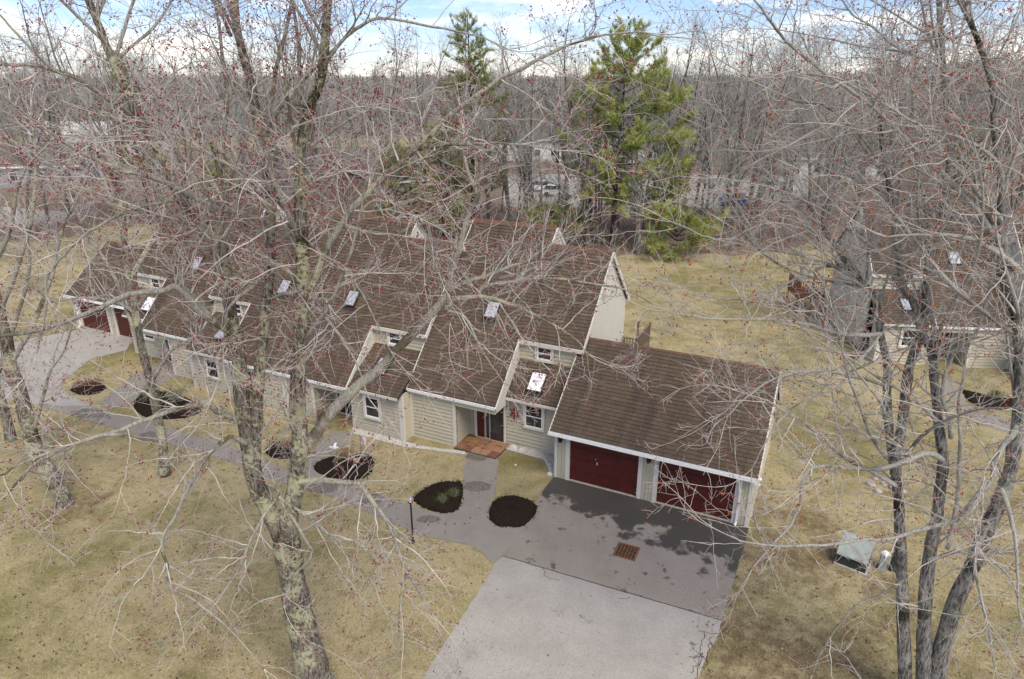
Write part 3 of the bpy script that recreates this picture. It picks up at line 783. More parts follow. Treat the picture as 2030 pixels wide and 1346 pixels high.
drive_new = [(1098, 945), (1484, 1046), (1478, 1075), (1455, 1150), (1430, 1230), (1210, 1167), (998, 1103), (1040, 1030), (1075, 975)]
sheet('driveway', drive_new, 0.012, 'asphalt_drive')
road = [(998, 1103), (1430, 1230), (1424, 1256), (1405, 1290), (1385, 1346), (1360, 1440), (1340, 1560), (760, 1560), (800, 1420), (838, 1346), (890, 1262), (935, 1195), (972, 1135), (985, 1112)]
sheet('driveway_apron', [(*q, 0) for q in wob([tuple(G(*p)[:2]) for p in road], 0.025, 0.2)], 0.008, 'asphalt_road', world=True)
a, c = G(998, 1103), G(1430, 1230)
sm = MB(); n = 26; prev = None
for i in range(n + 1):
    p = a + (c - a) * i / n; off = random.uniform(-0.012, 0.012)
    cur = [(p[0], p[1] - 0.014 + off, 0.016), (p[0], p[1] + 0.014 + off, 0.016)]
    if prev: sm.poly([prev[0], cur[0], cur[1], prev[1]])
    prev = cur
tag(sm.build('pavement_seam', 'seam'), kind='structure')
path = [(992, 1110), (975, 1116), (958, 1098), (935, 1083), (900, 1075), (860, 1068), (820, 1055), (740, 1020), (650, 982), (600, 966), (540, 952), (430, 906), (330, 880), (200, 841), (110, 814), (60, 800),
        (110, 790), (200, 812), (330, 847), (400, 868), (430, 872), (540, 920), (585, 934), (610, 915), (630, 880), (660, 855), (705, 855), (690, 880), (650, 905), (630, 930), (645, 945), (700, 965), (760, 985), (812, 1002), (850, 1015), (885, 1019), (905, 1012), (917, 985), (919, 930), (928, 895), (988, 908), (985, 960), (975, 1000), (972, 1030), (990, 1045), (1040, 1040)]
path_w = [(*q, 0) for q in wob([tuple(G(*p)[:2]) for p in path], 0.035, 0.22)]
sheet('footpath', path_w, 0.0165, 'asphalt_path', world=True)
lot = [(-200, 720), (-60, 700), (60, 672), (150, 655), (185, 650), (260, 664), (262, 680), (250, 695), (180, 712), (125, 755), (120, 772), (150, 790), (180, 806), (120, 805), (60, 800), (0, 790), (-200, 800)]
sheet('side_driveway', [(*q, 0) for q in wob([tuple(G(*p)[:2]) for p in lot], 0.05, 0.3)], 0.02, 'asphalt_road', world=True)
sheet('side_path', [(262, 745), (300, 725), (420, 715), (430, 735), (340, 750), (260, 800), (215, 812), (195, 800)], 0.0125, 'asphalt_path')
sheet('neighbour_path', [(1868, 760), (1890, 750), (1915, 800), (1950, 822), (2000, 830), (2040, 828), (2040, 865), (1985, 855), (1925, 835), (1890, 800)], 0.012, 'asphalt_path')
# dark repaired patches on the path
for q, (cx, cyy, rx, ry) in enumerate([(945, 965, 30, 11), (948, 905, 24, 10), (640, 965, 34, 14), (735, 990, 26, 12), (850, 1030, 24, 8), (180, 820, 40, 10), (300, 866, 30, 10)]):
    pts = [(cx + rx * math.cos(an) * random.uniform(0.8, 1.1), cyy + ry * math.sin(an) * random.uniform(0.8, 1.1)) for an in np.linspace(0, 2 * math.pi, 22, endpoint=False)]
    sheet('path_stain', pts, 0.0215 + q * 0.0005, 'patch_dark')
# cracks at the apron's right edge
ck = MB()
for (x0, y0, x1, y1) in ((1384, 1250, 1425, 1258), (1395, 1252, 1383, 1346), (1410, 1262, 1398, 1320), (1378, 1290, 1402, 1310), (1368, 1335, 1392, 1300), (1075, 1125, 1082, 1145), (1082, 1145, 1110, 1150), (1250, 1185, 1225, 1188)):
    p, q = G(x0, y0), G(x1, y1); L = np.linalg.norm(q - p); k = max(3, int(L / 0.12)); last = None
    pd = np.array([-(q - p)[1], (q - p)[0], 0]) / L
    for i in range(k + 1):
        r = p + (q - p) * i / k + pd * random.uniform(-0.05, 0.05)
        cur = (r - pd * 0.009, r + pd * 0.009)
        if last is not None: ck.poly([(last[0][0], last[0][1], 0.0125), (cur[0][0], cur[0][1], 0.0125), (cur[1][0], cur[1][1], 0.0125), (last[1][0], last[1][1], 0.0125)])
        last = cur
tag(ck.build('pavement_cracks', 'seam'), kind='structure')

# mulch beds: low mounds with chips
def bed(name, px, label, h=0.15, hole=None):
    pts = np.array([G(*p)[:2] for p in px]); cen = pts.mean(0)
    # smooth outline
    ring = []
    k = len(pts)
    for i in range(k):
        p0, p1, p2, p3 = pts[i - 1], pts[i], pts[(i + 1) % k], pts[(i + 2) % k]
        for t in np.linspace(0, 1, 5, endpoint=False):
            ring.append(0.5 * ((2 * p1) + (-p0 + p2) * t + (2 * p0 - 5 * p1 + 4 * p2 - p3) * t ** 2 + (-p0 + 3 * p1 - 3 * p2 + p3) * t ** 3))
    ring = np.array(ring); mb = MB(); rings = []
    for s, z in ((1.0, 0.0), (0.97, 0.045), (0.85, 0.06 + h * 0.4), (0.6, 0.06 + h * 0.8), (0.3, 0.06 + h), (0.02, 0.06 + h)):
        rings.append([(*(cen + (r - cen) * s * (1 + random.uniform(-0.045, 0.045))), z + random.uniform(-0.012, 0.012) * (z > 0)) for r in ring])
    for a_, b_ in zip(rings[:-1], rings[1:]):
        for i in range(len(ring)): mb.poly([a_[i], a_[(i + 1) % len(ring)], b_[(i + 1) % len(ring)], b_[i]])
    o = mb.build(name, 'mulch', smooth=True); tag(o, label, 'mulch bed', 'dark mulch beds')
    ch = MB()
    for _ in range(650):
        i = random.randrange(len(ring)); s = math.sqrt(random.random()) * random.choice((1.0, 1.0, 1.06, 1.12))
        p = cen + (ring[i] - cen) * s; an = random.uniform(0, math.pi); L = random.uniform(0.02, 0.06)
        d = np.array([math.cos(an), math.sin(an), random.uniform(-0.5, 0.5)]) * L; z = (0.05 + h * (1 - s) if s < 1 else 0.03) + random.uniform(0, 0.03)
        ch.tube([np.array([p[0], p[1], z]) - d, np.array([p[0], p[1], z]) + d], 0.008, 3)
    ch.build('bark_chips', 'mulch', o, kind='stuff')
    return o
bed('mulch_bed', [(968, 1022), (975, 1000), (990, 988), (1015, 983), (1045, 990), (1064, 1005), (1058, 1025), (1040, 1042), (1010, 1046), (980, 1040)], 'round black mulch bed between the entry path and the driveway')
bed('mulch_bed', [(820, 988), (838, 972), (868, 958), (905, 955), (918, 962), (916, 990), (908, 1010), (885, 1018), (855, 1012), (830, 1002)], 'black mulch bed with two small green shrubs by the entry path')
bed('mulch_bed', [(621, 928), (640, 912), (680, 905), (725, 900), (741, 915), (738, 935), (715, 950), (680, 952), (645, 945)], 'black mulch bed around the clipped brown grass by the side path')
bed('mulch_bed', [(526, 895), (545, 878), (590, 882), (600, 895), (580, 908), (545, 908)], 'mulch bed under the big maple beside the footpath')
bed('mulch_bed', [(140, 772), (165, 760), (200, 762), (208, 772), (185, 782), (155, 782)], 'mulch bed with rusty low shrubs on the grass island')
bed('mulch_bed', [(265, 800), (300, 775), (370, 790), (400, 815), (360, 830), (290, 828)], 'long mulch bed with green shrubs before the middle townhouses')
bed('mulch_bed', [(1910, 775), (1940, 790), (1985, 800), (2035, 795), (2035, 808), (1985, 812), (1940, 805), (1915, 790)], 'mulch edging along the neighbour path at the right edge')

# gravel strip along the foundation
def gravel(name, px, label):
    o = sheet(name, px, 0.018, 'gravel_stone', kind=None)
    pts = np.array([G(*p)[:2] for p in px]); lo = pts.min(0); hi = pts.max(0)
    V = []; F = []
    for _ in range(1400):
        # random point in polygon by rejection
        p = lo + np.random.rand(2) * (hi - lo); ins = False
        for i in range(len(pts)):
            a_, c_ = pts[i], pts[i - 1]
            if (a_[1] > p[1]) != (c_[1] > p[1]) and p[0] < (c_[0] - a_[0]) * (p[1] - a_[1]) / (c_[1] - a_[1]) + a_[0]: ins = not ins
        if not ins: continue
        r = np.random.uniform(0.018, 0.045); i = len(V)
        V += [(p[0] + r, p[1], 0.02), (p[0], p[1] + r * .8, 0.02), (p[0] - r, p[1], 0.02), (p[0], p[1] - r * .8, 0.02), (p[0], p[1], 0.02 + r * .9)]
        F += [[i, i + 1, i + 4], [i + 1, i + 2, i + 4], [i + 2, i + 3, i + 4], [i + 3, i, i + 4]]
    mesh_np('pebbles', V, F, 'white_stone', o, kind='stuff')
    tag(o, kind='structure')
np.random.seed(3)
gravel('gravel_strip', [(700, 848), (806, 876), (832, 884), (900, 893), (922, 895), (924, 902), (880, 896), (800, 886), (700, 860)], '')
gravel('gravel_strip', [(1008, 877), (1098, 905), (1098, 945), (1090, 935), (1078, 912), (1000, 890)], '')

# ------------------------------------------------------------------ entry things
pat = thing('patio', 'reddish square paver patio before the sliding door', 'patio', (*G(955, 885)[:2], 0))
c0, c1, c2, c3 = (np.array([-4.74, 0.18]), np.array([-2.72, 0.10]), np.array([-2.72, 1.44]), np.array([-4.74, 1.44]))
mb = MB().box((-4.74, 0.12, 0), (-2.72, 1.45, 0.05)).build('bedding', 'seam', pat)
pm = None
for i in range(5):
    for j in range(3):
        x = -4.73 + i * 0.402; y = 0.13 + j * 0.44; z = 0.052 + random.uniform(0, 0.008)
        MB().box((x, y, z - 0.03), (x + 0.394, y + 0.432, z + 0.03), None, random.random()).build('paver', 'paver', pat)
dm = thing('doormat', 'yellow-brown coir doormat on the paver patio', 'doormat', (-4.25, 1.05, 0.09))
MB().box((-4.62, 0.78, 0.092), (-3.98, 1.22, 0.115)).build('mat', 'mat_coir', dm)
mb = MB()
for i in range(6): mb.box((-4.60 + i * 0.105, 0.8, 0.1155), (-4.53 + i * 0.105, 1.2, 0.12))
mb.build('ribs', 'leaf_straw', dm)
st = thing('wall_star', 'dark red metal barn star on the siding beside the door', 'star', (-2.48, 1.50, 1.62))
mb = MB(); k = 6; sc = np.array([-2.48, 1.44, 1.62]); tip = sc + np.array([0, -0.07, 0])
for i in range(2 * k):
    def pt(i):
        r = 0.37 if i % 2 == 0 else 0.13; an = math.pi / 2 + math.pi * i / k
        return sc + np.array([r * math.cos(an) * (0.8 if i % 2 == 0 else 1), 0.0, r * math.sin(an) * 1.05])
    mb.poly([pt(i), pt(i + 1), tip])
    mb.poly([pt(i + 1), pt(i), sc + np.array([0, 0.02, 0])])
mb.build('star_body', 'red_star', st)
def rock(name, c, r, label, mat='stone', group=None):
    V = []; F = []; k = 9; rows = 6
    rs = random.Random(hash((round(c[0], 2), round(c[1], 2))) % 1000)
    mb = MB(); prof = []
    i0 = 0
    for a in range(rows + 1):
        ph = math.pi / 2 * a / rows
        for q in range(k):
            an = 2 * math.pi * q / k; rr = r * math.cos(ph) * rs.uniform(0.85, 1.12) + 0.004
            V.append((c[0] + rr * math.cos(an), c[1] + rr * 0.8 * math.sin(an), c[2] + r * 0.85 * math.sin(ph) * rs.uniform(0.93, 1.03)))
    for a in range(rows):
        for q in range(k): F.append([a * k + q, a * k + (q + 1) % k, (a + 1) * k + (q + 1) % k, (a + 1) * k + q])
    F.append([rows * k + q for q in range(k)])
    o = mesh_np(name, V, F, mat, smooth=True); tag(o, label, 'rock', group); return o
rock('boulder', (*G(1018, 889)[:2], 0), 0.22, 'larger white rounded stone on the gravel right of the patio', 'white_stone')
rock('boulder', (*G(1034, 893)[:2], 0), 0.18, 'smaller white rounded stone on the gravel right of the patio', 'white_stone')
rock('boulder', (*G(1090, 940)[:2], 0), 0.12, 'small pale stone at the garage corner by the driveway', 'white_stone')
rock('boulder', (*G(1022, 922)[:2], 0), 0.06, 'tiny white stone beside the entry path', 'white_stone')
for i, (x, y, r) in enumerate(((1726, 962, .2), (1740, 975, .16), (1752, 960, .14), (1772, 968, .18), (1790, 975, .15), (1735, 950, .12))):
    rock('boulder', (*G(x, y)[:2], 0), r, '%s fieldstone in the cluster at the foot of the right-hand maple' % ('largest pale', 'squat pale', 'smallest but one pale', 'broad pale', 'rightmost pale', 'smallest pale')[i], group='fieldstones by the right-hand maple')

# drain grate
dg = thing('drain_grate', 'rusty square storm drain grate in the damp driveway', 'drain', (*G(1242, 1094)[:2], 0.012))
gc = G(1242, 1094); ang = R(2)
def DX(a, c_, z): return (gc[0] + a * math.cos(ang) - c_ * math.sin(ang), gc[1] + a * math.sin(ang) + c_ * math.cos(ang), z)
h = 0.33
MB().box((-h, -h, 0.0125), (h, h, 0.0145), DX).build('pit', 'pit', dg)
MB().box((-h - .05, -h - .05, 0.0127), (-h + .02, h + .05, 0.03), DX).box((h - .02, -h - .05, 0.0127), (h + .05, h + .05, 0.03), DX).box((-h + .02, -h - .05, 0.0127), (h - .02, -h + .02, 0.03), DX).box((-h + .02, h - .02, 0.0127), (h - .02, h + .05, 0.03), DX).build('frame', 'rust', dg)
for i in range(1, 6):
    q = -h + 2 * h * i / 6
    MB().box((q - 0.016, -h + .02, 0.016), (q + 0.016, h - .02, 0.028), DX).build('bar', 'rust', dg)
    MB().box((-h + .02, q - 0.016, 0.0155), (h - .02, q + 0.016, 0.0265), DX).build('bar', 'rust', dg)

# lamp post
lb = G(819, 1076); ltop = AT(815, 985, float((lb - CAM) @ FWD))
lp = thing('lamp_post', 'slim black path light post beside the footpath', 'lamp post', (lb[0], lb[1], 0))
hh = ltop[2]
MB().lathe((lb[0], lb[1], 0), [(0.07, 0), (0.07, 0.04), (0.032, 0.06), (0.03, hh - 0.25)], 10).build('post', 'black_metal', lp)
MB().lathe((lb[0], lb[1], hh - 0.26), [(0.03, 0), (0.08, 0.03), (0.085, 0.05), (0.04, 0.06)], 10).build('collar', 'black_metal', lp)
MB().lathe((lb[0], lb[1], hh - 0.20), [(0.05, 0), (0.06, 0.10), (0.05, 0.12)], 10).build('lens', 'white_vinyl', lp)
MB().lathe((lb[0], lb[1], hh - 0.08), [(0.11, 0), (0.10, 0.02), (0.03, 0.07), (0.01, 0.08)], 10).build('cap', 'grey_metal', lp)

# utility boxes
ub = G(1690, 1118)
tf = thing('transformer', 'green utility transformer box with pale lid on the right lawn', 'utility box', (ub[0], ub[1], 0))
a = R(-12)
def UX(u, v, z): return (ub[0] + u * math.cos(a) - v * math.sin(a), ub[1] + u * math.sin(a) + v * math.cos(a), z)
MB().prism([UX(-0.5, -0.42, 0), UX(0.5, -0.42, 0), UX(0.5, 0.42, 0), UX(-0.5, 0.42, 0)], (0, 0, 0.08)).build('pad', 'concrete', tf)
pr = [(-0.36, 0.08), (0.38, 0.08), (0.38, 0.82), (0.05, 0.80), (-0.36, 0.46)]
MB().prism([UX(-0.44, v, z) for v, z in pr], np.array(UX(0.88, 0, 0)) - np.array(UX(0, 0, 0))).build('cabinet', 'transformer_base', tf)
pr = [(-0.40, 0.44), (-0.38, 0.49), (0.05, 0.84), (0.41, 0.86), (0.41, 0.80), (0.06, 0.79)]
MB().prism([UX(-0.47, v, z) for v, z in pr], np.array(UX(0.94, 0, 0)) - np.array(UX(0, 0, 0))).build('lid', 'transformer_lid', tf)
pb = G(1748, 1128)
pd = thing('cable_pedestal', 'narrow pale green cable pedestal beside the transformer', 'utility box', (pb[0], pb[1], 0))
MB().box((pb[0] - .11, pb[1] - .11, 0), (pb[0] + .11, pb[1] + .11, 0.62)).build('body', 'transformer_lid', pd)
MB().lathe((pb[0], pb[1], 0.62), [(0.15, -0.05), (0.15, 0.0), (0.10, 0.06), (0.02, 0.08)], 4).build('cap', 'white_vinyl', pd)
pb = G(1769, 1130)
pd = thing('cable_pedestal', 'narrow dark green cable pedestal behind the maple stem', 'utility box', (pb[0], pb[1], 0))
MB().box((pb[0] - .10, pb[1] - .10, 0), (pb[0] + .10, pb[1] + .10, 0.6)).build('body', 'transformer_base', pd)
MB().lathe((pb[0], pb[1], 0.6), [(0.14, -0.04), (0.14, 0.0), (0.08, 0.06), (0.02, 0.07)], 4).build('cap', 'transformer_base', pd)

# garden ornaments
pb = G(716, 892)
fl = thing('garden_flag', 'small white and pink garden flag by the foundation gravel', 'flag', (pb[0], pb[1], 0))
MB().tube([(pb[0], pb[1], 0), (pb[0], pb[1], 0.75)], 0.008, 6).build('stake', 'black_metal', fl)
V = []; F = []
for i in range(5):
    for j in range(5): V.append((pb[0] + 0.01 + i * 0.07, pb[1] + 0.03 * math.sin(i * 1.4 + j * .5), 0.30 + j * 0.1))
for i in range(4):
    for j in range(4): F.append([i * 5 + j, i * 5 + j + 1, i * 5 + j + 6, i * 5 + j + 5])
fo = mesh_np('cloth', V, F, 'pink_fabric', fl); so = fo.modifiers.new('solid', 'SOLIDIFY'); so.thickness = 0.006
pb = G(666, 925)
bd = thing('garden_bird', 'white bird ornament on a stake in the mulch bed', 'ornament', (pb[0], pb[1], 0))
MB().tube([(pb[0], pb[1], 0), (pb[0], pb[1], 0.8)], 0.007, 6).build('stake', 'grey_metal', bd)
z = 0.86
MB().tube([(pb[0] - .22, pb[1], z + .05), (pb[0] - .12, pb[1], z), (pb[0], pb[1], z + .01), (pb[0] + .10, pb[1], z + .05), (pb[0] + .17, pb[1], z + .10), (pb[0] + .25, pb[1], z + .09)], [0.01, 0.05, 0.075, 0.06, 0.035, 0.005], 8).build('body', 'white_vinyl', bd)
MB().prism([(pb[0] - .05, pb[1], z + .04), (pb[0] + .08, pb[1], z + .05), (pb[0] - .02, pb[1] + .22, z + .14), (pb[0] - .10, pb[1] + .18, z + .12)], (0, 0, .012)).prism([(pb[0] - .05, pb[1], z + .04), (pb[0] + .08, pb[1], z + .05), (pb[0] - .02, pb[1] - .22, z + .14), (pb[0] - .10, pb[1] - .18, z + .12)], (0, 0, .012)).build('wings', 'white_vinyl', bd)

# ------------------------------------------------------------------ trees
rng = np.random.default_rng(11)
def unit(a): return a / (np.linalg.norm(a, axis=-1, keepdims=True) + 1e-9)
def tubes(P, Rr, k):
    """P (n,s,3) polylines, Rr (n,s) radii -> V,F of open tubes"""
    n, s, _ = P.shape
    T = np.empty_like(P); T[:, 1:-1] = P[:, 2:] - P[:, :-2]; T[:, 0] = P[:, 1] - P[:, 0]; T[:, -1] = P[:, -1] - P[:, -2]
    T = unit(T)
    ref = np.where(np.abs(T[:, :1, 2:3]) > 0.85, np.array([1.0, 0.1, 0]), np.array([0.05, 0.1, 1.0]))
    A = unit(np.cross(T, ref)); B = np.cross(T, A)
    an = np.arange(k) * 2 * math.pi / k
    V = P[:, :, None, :] + Rr[:, :, None, None] * (A[:, :, None, :] * np.cos(an)[:, None] + B[:, :, None, :] * np.sin(an)[:, None])
    idx = np.arange(n * s * k).reshape(n, s, k)
    a = idx[:, :-1, :]; b_ = np.roll(idx, -1, 2)[:, :-1, :]; c_ = np.roll(idx, -1, 2)[:, 1:, :]; d = idx[:, 1:, :]
    F = np.stack([a, b_, c_, d], -1).reshape(-1, 4)
    return V.reshape(-1, 3), F
def join(parts):
    Vs, Fs, o = [], [], 0
    for V, F in parts:
        Vs.append(V); Fs.append(F + o); o += len(V)
    return np.concatenate(Vs), np.concatenate(Fs)
def spline(pts, n):
    pts = np.asarray(pts, float); k = len(pts)
    ext = np.vstack([2 * pts[0] - pts[1], pts, 2 * pts[-1] - pts[-2]])
    out = []
    for u in np.linspace(0, k - 1 - 1e-6, n):
        i = int(u); t = u - i; p0, p1, p2, p3 = ext[i], ext[i + 1], ext[i + 2], ext[i + 3]
        out.append(0.5 * (2 * p1 + (p2 - p0) * t + (2 * p0 - 5 * p1 + 4 * p2 - p3) * t * t + (3 * p1 - p0 - 3 * p2 + p3) * t ** 3))
    return np.array(out)
def grow(S, D, L, segs, wander, trop):
    """S starts, D directions, L lengths; trop(t) -> upward pull; smooth wandering"""
    n = len(S); P = np.empty((n, segs + 1, 3)); P[:, 0] = S; d = unit(D.copy())
    wv = rng.normal(0, 1, (n, 3)) * wander
    step = (L / segs)[:, None]
    for i in range(segs):
        wv = wv * 0.72 + rng.normal(0, 1, (n, 3)) * wander * 0.75
        d = d + wv; d[:, 2] += trop(i / segs)
        d = unit(d); P[:, i + 1] = P[:, i] + d * step
    return P
def sample(P, Rr, dens, tmin=0.1, tmax=1.0):
    """random points along polylines: position, tangent, radius"""
    seg = np.linalg.norm(P[:, 1:] - P[:, :-1], axis=2); tot = seg.sum(1)
    cnt = rng.poisson(tot * dens)
    ii = np.repeat(np.arange(len(P)), cnt); t = rng.uniform(tmin, tmax, len(ii)) * (P.shape[1] - 1)
    j = np.minimum(t.astype(int), P.shape[1] - 2); f = (t - j)[:, None]
    pos = P[ii, j] * (1 - f) + P[ii, j + 1] * f
    tan = unit(P[ii, j + 1] - P[ii, j])
    r = Rr[ii, j] * (1 - f[:, 0]) + Rr[ii, j + 1] * f[:, 0]
    return pos, tan, r, t / (P.shape[1] - 1)
def side_dir(tan, ang_lo, ang_hi, up=0.0, flat=0.0):
    n = len(tan); q = rng.normal(0, 1, (n, 3)); q[:, 2] = q[:, 2] * (1 - flat) + up
    q = q - (q * tan).sum(1, keepdims=True) * tan; q = unit(q)
    a = np.radians(rng.uniform(ang_lo, ang_hi, n))[:, None]
    return tan * np.cos(a) + q * np.sin(a)
def taper(r0, r1, s):
    t = np.linspace(0, 1, s)[None, :]; return r0[:, None] * (1 - t) + r1[:, None] * t
def bud_mesh(pos, size):
    """small ragged flower clusters: three crossed spindles each"""
    n = len(pos); V = []; F = []
    base = np.array([[1, 0, 0], [-0.5, 0.87, 0], [-0.5, -0.87, 0], [0, 0, 1.6], [0, 0, -1.6]]) * 0.5
    f = np.array([[0, 1, 3], [1, 2, 3], [2, 0, 3], [1, 0, 4], [2, 1, 4], [0, 2, 4]])
    allV = []; allF = []; o = 0
    for k in range(2):
        d = unit(rng.normal(0, 1, (n, 3))); e = unit(np.cross(d, rng.normal(0, 1, (n, 3)))); g = np.cross(d, e)
        s = (size * rng.uniform(0.5, 1.15, n))[:, None, None]
        vv = (base[None, :, 0:1] * e[:, None] + base[None, :, 1:2] * g[:, None] + base[None, :, 2:3] * d[:, None]) * s * 0.62
        c = pos + rng.normal(0, 1, (n, 3)) * (size * 0.42)[:, None]
        vv = vv + c[:, None]
        allV.append(vv.reshape(-1, 3)); allF.append((f[None] + (np.arange(n) * 5)[:, None, None]).reshape(-1, 3) + o); o += n * 5
    return np.concatenate(allV), np.concatenate(allF)
def droop(t): return 0.045 - 0.13 * t + 0.20 * max(0, t - 0.7)

def twiggery(root, limbs, rads, d1, d2, d3, l1, l2, l3, bud, budsize, budfrac, mats, up1=0.25, dm=1.9):
    """branches, twigs and buds hung on traced limbs"""
    P1s = []; R1s = []; d1 = [q * dm for q in d1]
    for P, Rr, dens in zip(limbs, rads, d1):
        pos, tan, r, t = sample(P[None], Rr[None], dens, 0.12, 1.0)
        if len(pos) == 0: continue
        D = side_dir(tan, 35, 85, up1, 0.35)
        L = rng.uniform(l1[0], l1[1], len(pos)) * (1 - 0.35 * t)
        P1 = grow(pos, D, L, 12, 0.055, droop); P1[:, 1:-1] += rng.normal(0, 0.012, P1[:, 1:-1].shape)
        r0 = np.clip(np.minimum(r * 0.55, 0.006 + 0.0065 * L), 0.006, 0.05)
        P1s.append(P1); R1s.append(taper(r0, np.full(len(pos), 0.0035), 13))
        # a limb ends in a spray of its own
        tip = np.repeat(P[-1][None], 2, 0); td = unit(P[-1] - P[-3])[None].repeat(2, 0) + rng.normal(0, 0.25, (2, 3))
        Pt = grow(tip, td, rng.uniform(l1[0], l1[1] * 0.8, 2), 12, 0.08, droop)
        P1s.append(Pt); R1s.append(taper(np.full(2, min(0.016, max(0.007, Rr[-1] * 0.8))), np.full(2, 0.0035), 13))
    P1 = np.concatenate(P1s); R1 = np.concatenate(R1s)
    pos, tan, r, t = sample(P1, R1, d2, 0.12, 1.0)
    L = rng.uniform(l2[0], l2[1], len(pos)) * (1 - 0.4 * t)
    P2 = grow(pos, side_dir(tan, 30, 75, 0.12, 0.3), L, 6, 0.075, lambda q: 0.03 - 0.08 * q + 0.16 * max(0, q - 0.6)); P2[:, 1:-1] += rng.normal(0, 0.007, P2[:, 1:-1].shape)
    R2 = taper(np.clip(r * 0.6, 0.0052, 0.012), np.full(len(pos), 0.0034), 7)
    pos, tan, r, t = sample(P2, R2, d3, 0.1, 1.0)
    L = rng.uniform(l3[0], l3[1], len(pos))
    P3 = grow(pos, side_dir(tan, 30, 70, 0.25, 0.2), L, 3, 0.13, lambda q: 0.05)
    R3 = taper(np.full(len(pos), 0.0040), np.full(len(pos), 0.0028), 4)
    print('twigs', len(P1), len(P2), len(P3), flush=True)
    V, F = join([tubes(P1, R1, 4)]); mesh_np('branches', V, F, mats[0], root, smooth=True, kind='stuff')
    V, F = join([tubes(P2, R2, 3), tubes(P3, R3, 3)]); mesh_np('twigs', V, F, mats[1], root, kind='stuff')
    bp = np.concatenate([P3[:, -1], P3[:, 2], P2[:, -1]])
    bp = bp[rng.random(len(bp)) < budfrac]
    V, F = bud_mesh(bp, np.full(len(bp), budsize) * rng.uniform(0.6, 1.3, len(bp)))
    mesh_np('buds', V, F, bud, root, kind='stuff')
    return bp

def px_limb(spec, tipk=1.0):
    """'x,y x,y ...' traced on the photograph, half width in px at both ends, distance ahead at both ends"""
    s, h0, h1, Y0, Y1 = spec[:5]
    q = np.array([[float(v) for v in p.split(',')] for p in s.split()])
    d = np.concatenate([[0], np.cumsum(np.linalg.norm(q[1:] - q[:-1], axis=1))]); t = d / d[-1]
    pts = []; rad = []
    for (x, y), u in zip(q, t):
        Y = Y0 + (Y1 - Y0) * u; p = AT(x, y, Y); dep = Y * _cp + (CAMH - p[2]) * _sp
        pts.append(p); rad.append((h0 + (h1 * tipk - h0) * u) / FPX * dep)
    n = max(8, len(q) * 4)
    Ps = spline(pts, n); Rs = np.interp(np.linspace(0, len(q) - 1, n), np.arange(len(q)), rad)
    return Ps, Rs
def limb_tube(P, Rr, k, knob=0.06, flare=0.0):
    Rr = Rr * (1 + rng.normal(0, knob, len(Rr)))
    if flare: Rr[:3] *= np.array([1 + flare, 1 + flare * 0.5, 1 + flare * 0.2])
    P = np.vstack([P[:1], P, P[-1:]]); P[0] += (P[1] - P[2]) * 0.3; P[-1] += (P[-2] - P[-3]) * 0.1
    Rr = np.concatenate([[Rr[0] * 0.3], Rr, [0.0005]])
    return tubes(P[None], Rr[None], k)
def traced_tree(name, label, trunks, limbs, base, barkmat, limbmat, tw, extra=None):
    t = thing(name, label, 'tree', base)
    allP, allR, dens = [], [], []
    parts = []
    for sp in trunks:
        P, Rr = px_limb((sp[0], sp[1] * 0.9, sp[2] * 0.92) + tuple(sp[3:])); P = P + np.cumsum(rng.normal(0, 0.004, P.shape), 0)
        parts.append(limb_tube(P, Rr, 14, 0.05, sp[6] if len(sp) > 6 else 0)); allP.append(P); allR.append(Rr); dens.append(sp[5])
    V, F = join(parts); mesh_np('trunk', V, F, barkmat, t, smooth=True)
    for sp in limbs:
        P, Rr = px_limb((sp[0], sp[1] * 0.82) + tuple(sp[2:]), 0.6); P = P + np.cumsum(rng.normal(0, 0.011, P.shape), 0)
        V, F = limb_tube(P, Rr, 8, 0.07); mesh_np('limb', V, F, limbmat, t, smooth=True)
        allP.append(P); allR.append(Rr); dens.append(sp[5])
    if extra:
        # upper crown: limbs between the traced ones
        cnt, bias, l0, l1_, tmin = extra
        for q in range(cnt):
            i = int(rng.integers(0, len(trunks))); P, Rr = allP[i], allR[i]
            if i == 0 and len(trunks) == 5: i = 3; P, Rr = allP[i], allR[i]
            f = rng.uniform(tmin, 0.97); j = int(f * (len(P) - 1)); tan = unit(P[min(j + 1, len(P) - 1)] - P[j - 1])
            d = side_dir(tan[None], 30, 65, 0.2, 0.4)[0] + np.asarray(bias) * rng.uniform(0.3, 1.0)
            L = rng.uniform(l0, l1_) * (1.1 - 0.4 * f)
            Pn = grow(P[j][None], d[None], np.array([L]), 14, 0.05, lambda u: 0.035 - 0.05 * u)[0]
            if np.min(np.linalg.norm(Pn - CAM, axis=1)) < 6: continue
            Rn = np.linspace(min(Rr[j] * 0.5, 0.012 + 0.011 * L), 0.010, 15)
            V, F = limb_tube(Pn, Rn, 7, 0.06); mesh_np('limb', V, F, limbmat, t, smooth=True)
            allP.append(Pn); allR.append(Rn); dens.append(0.9)
    bp = twiggery(t, allP, allR, dens, **tw)
    return t, bp

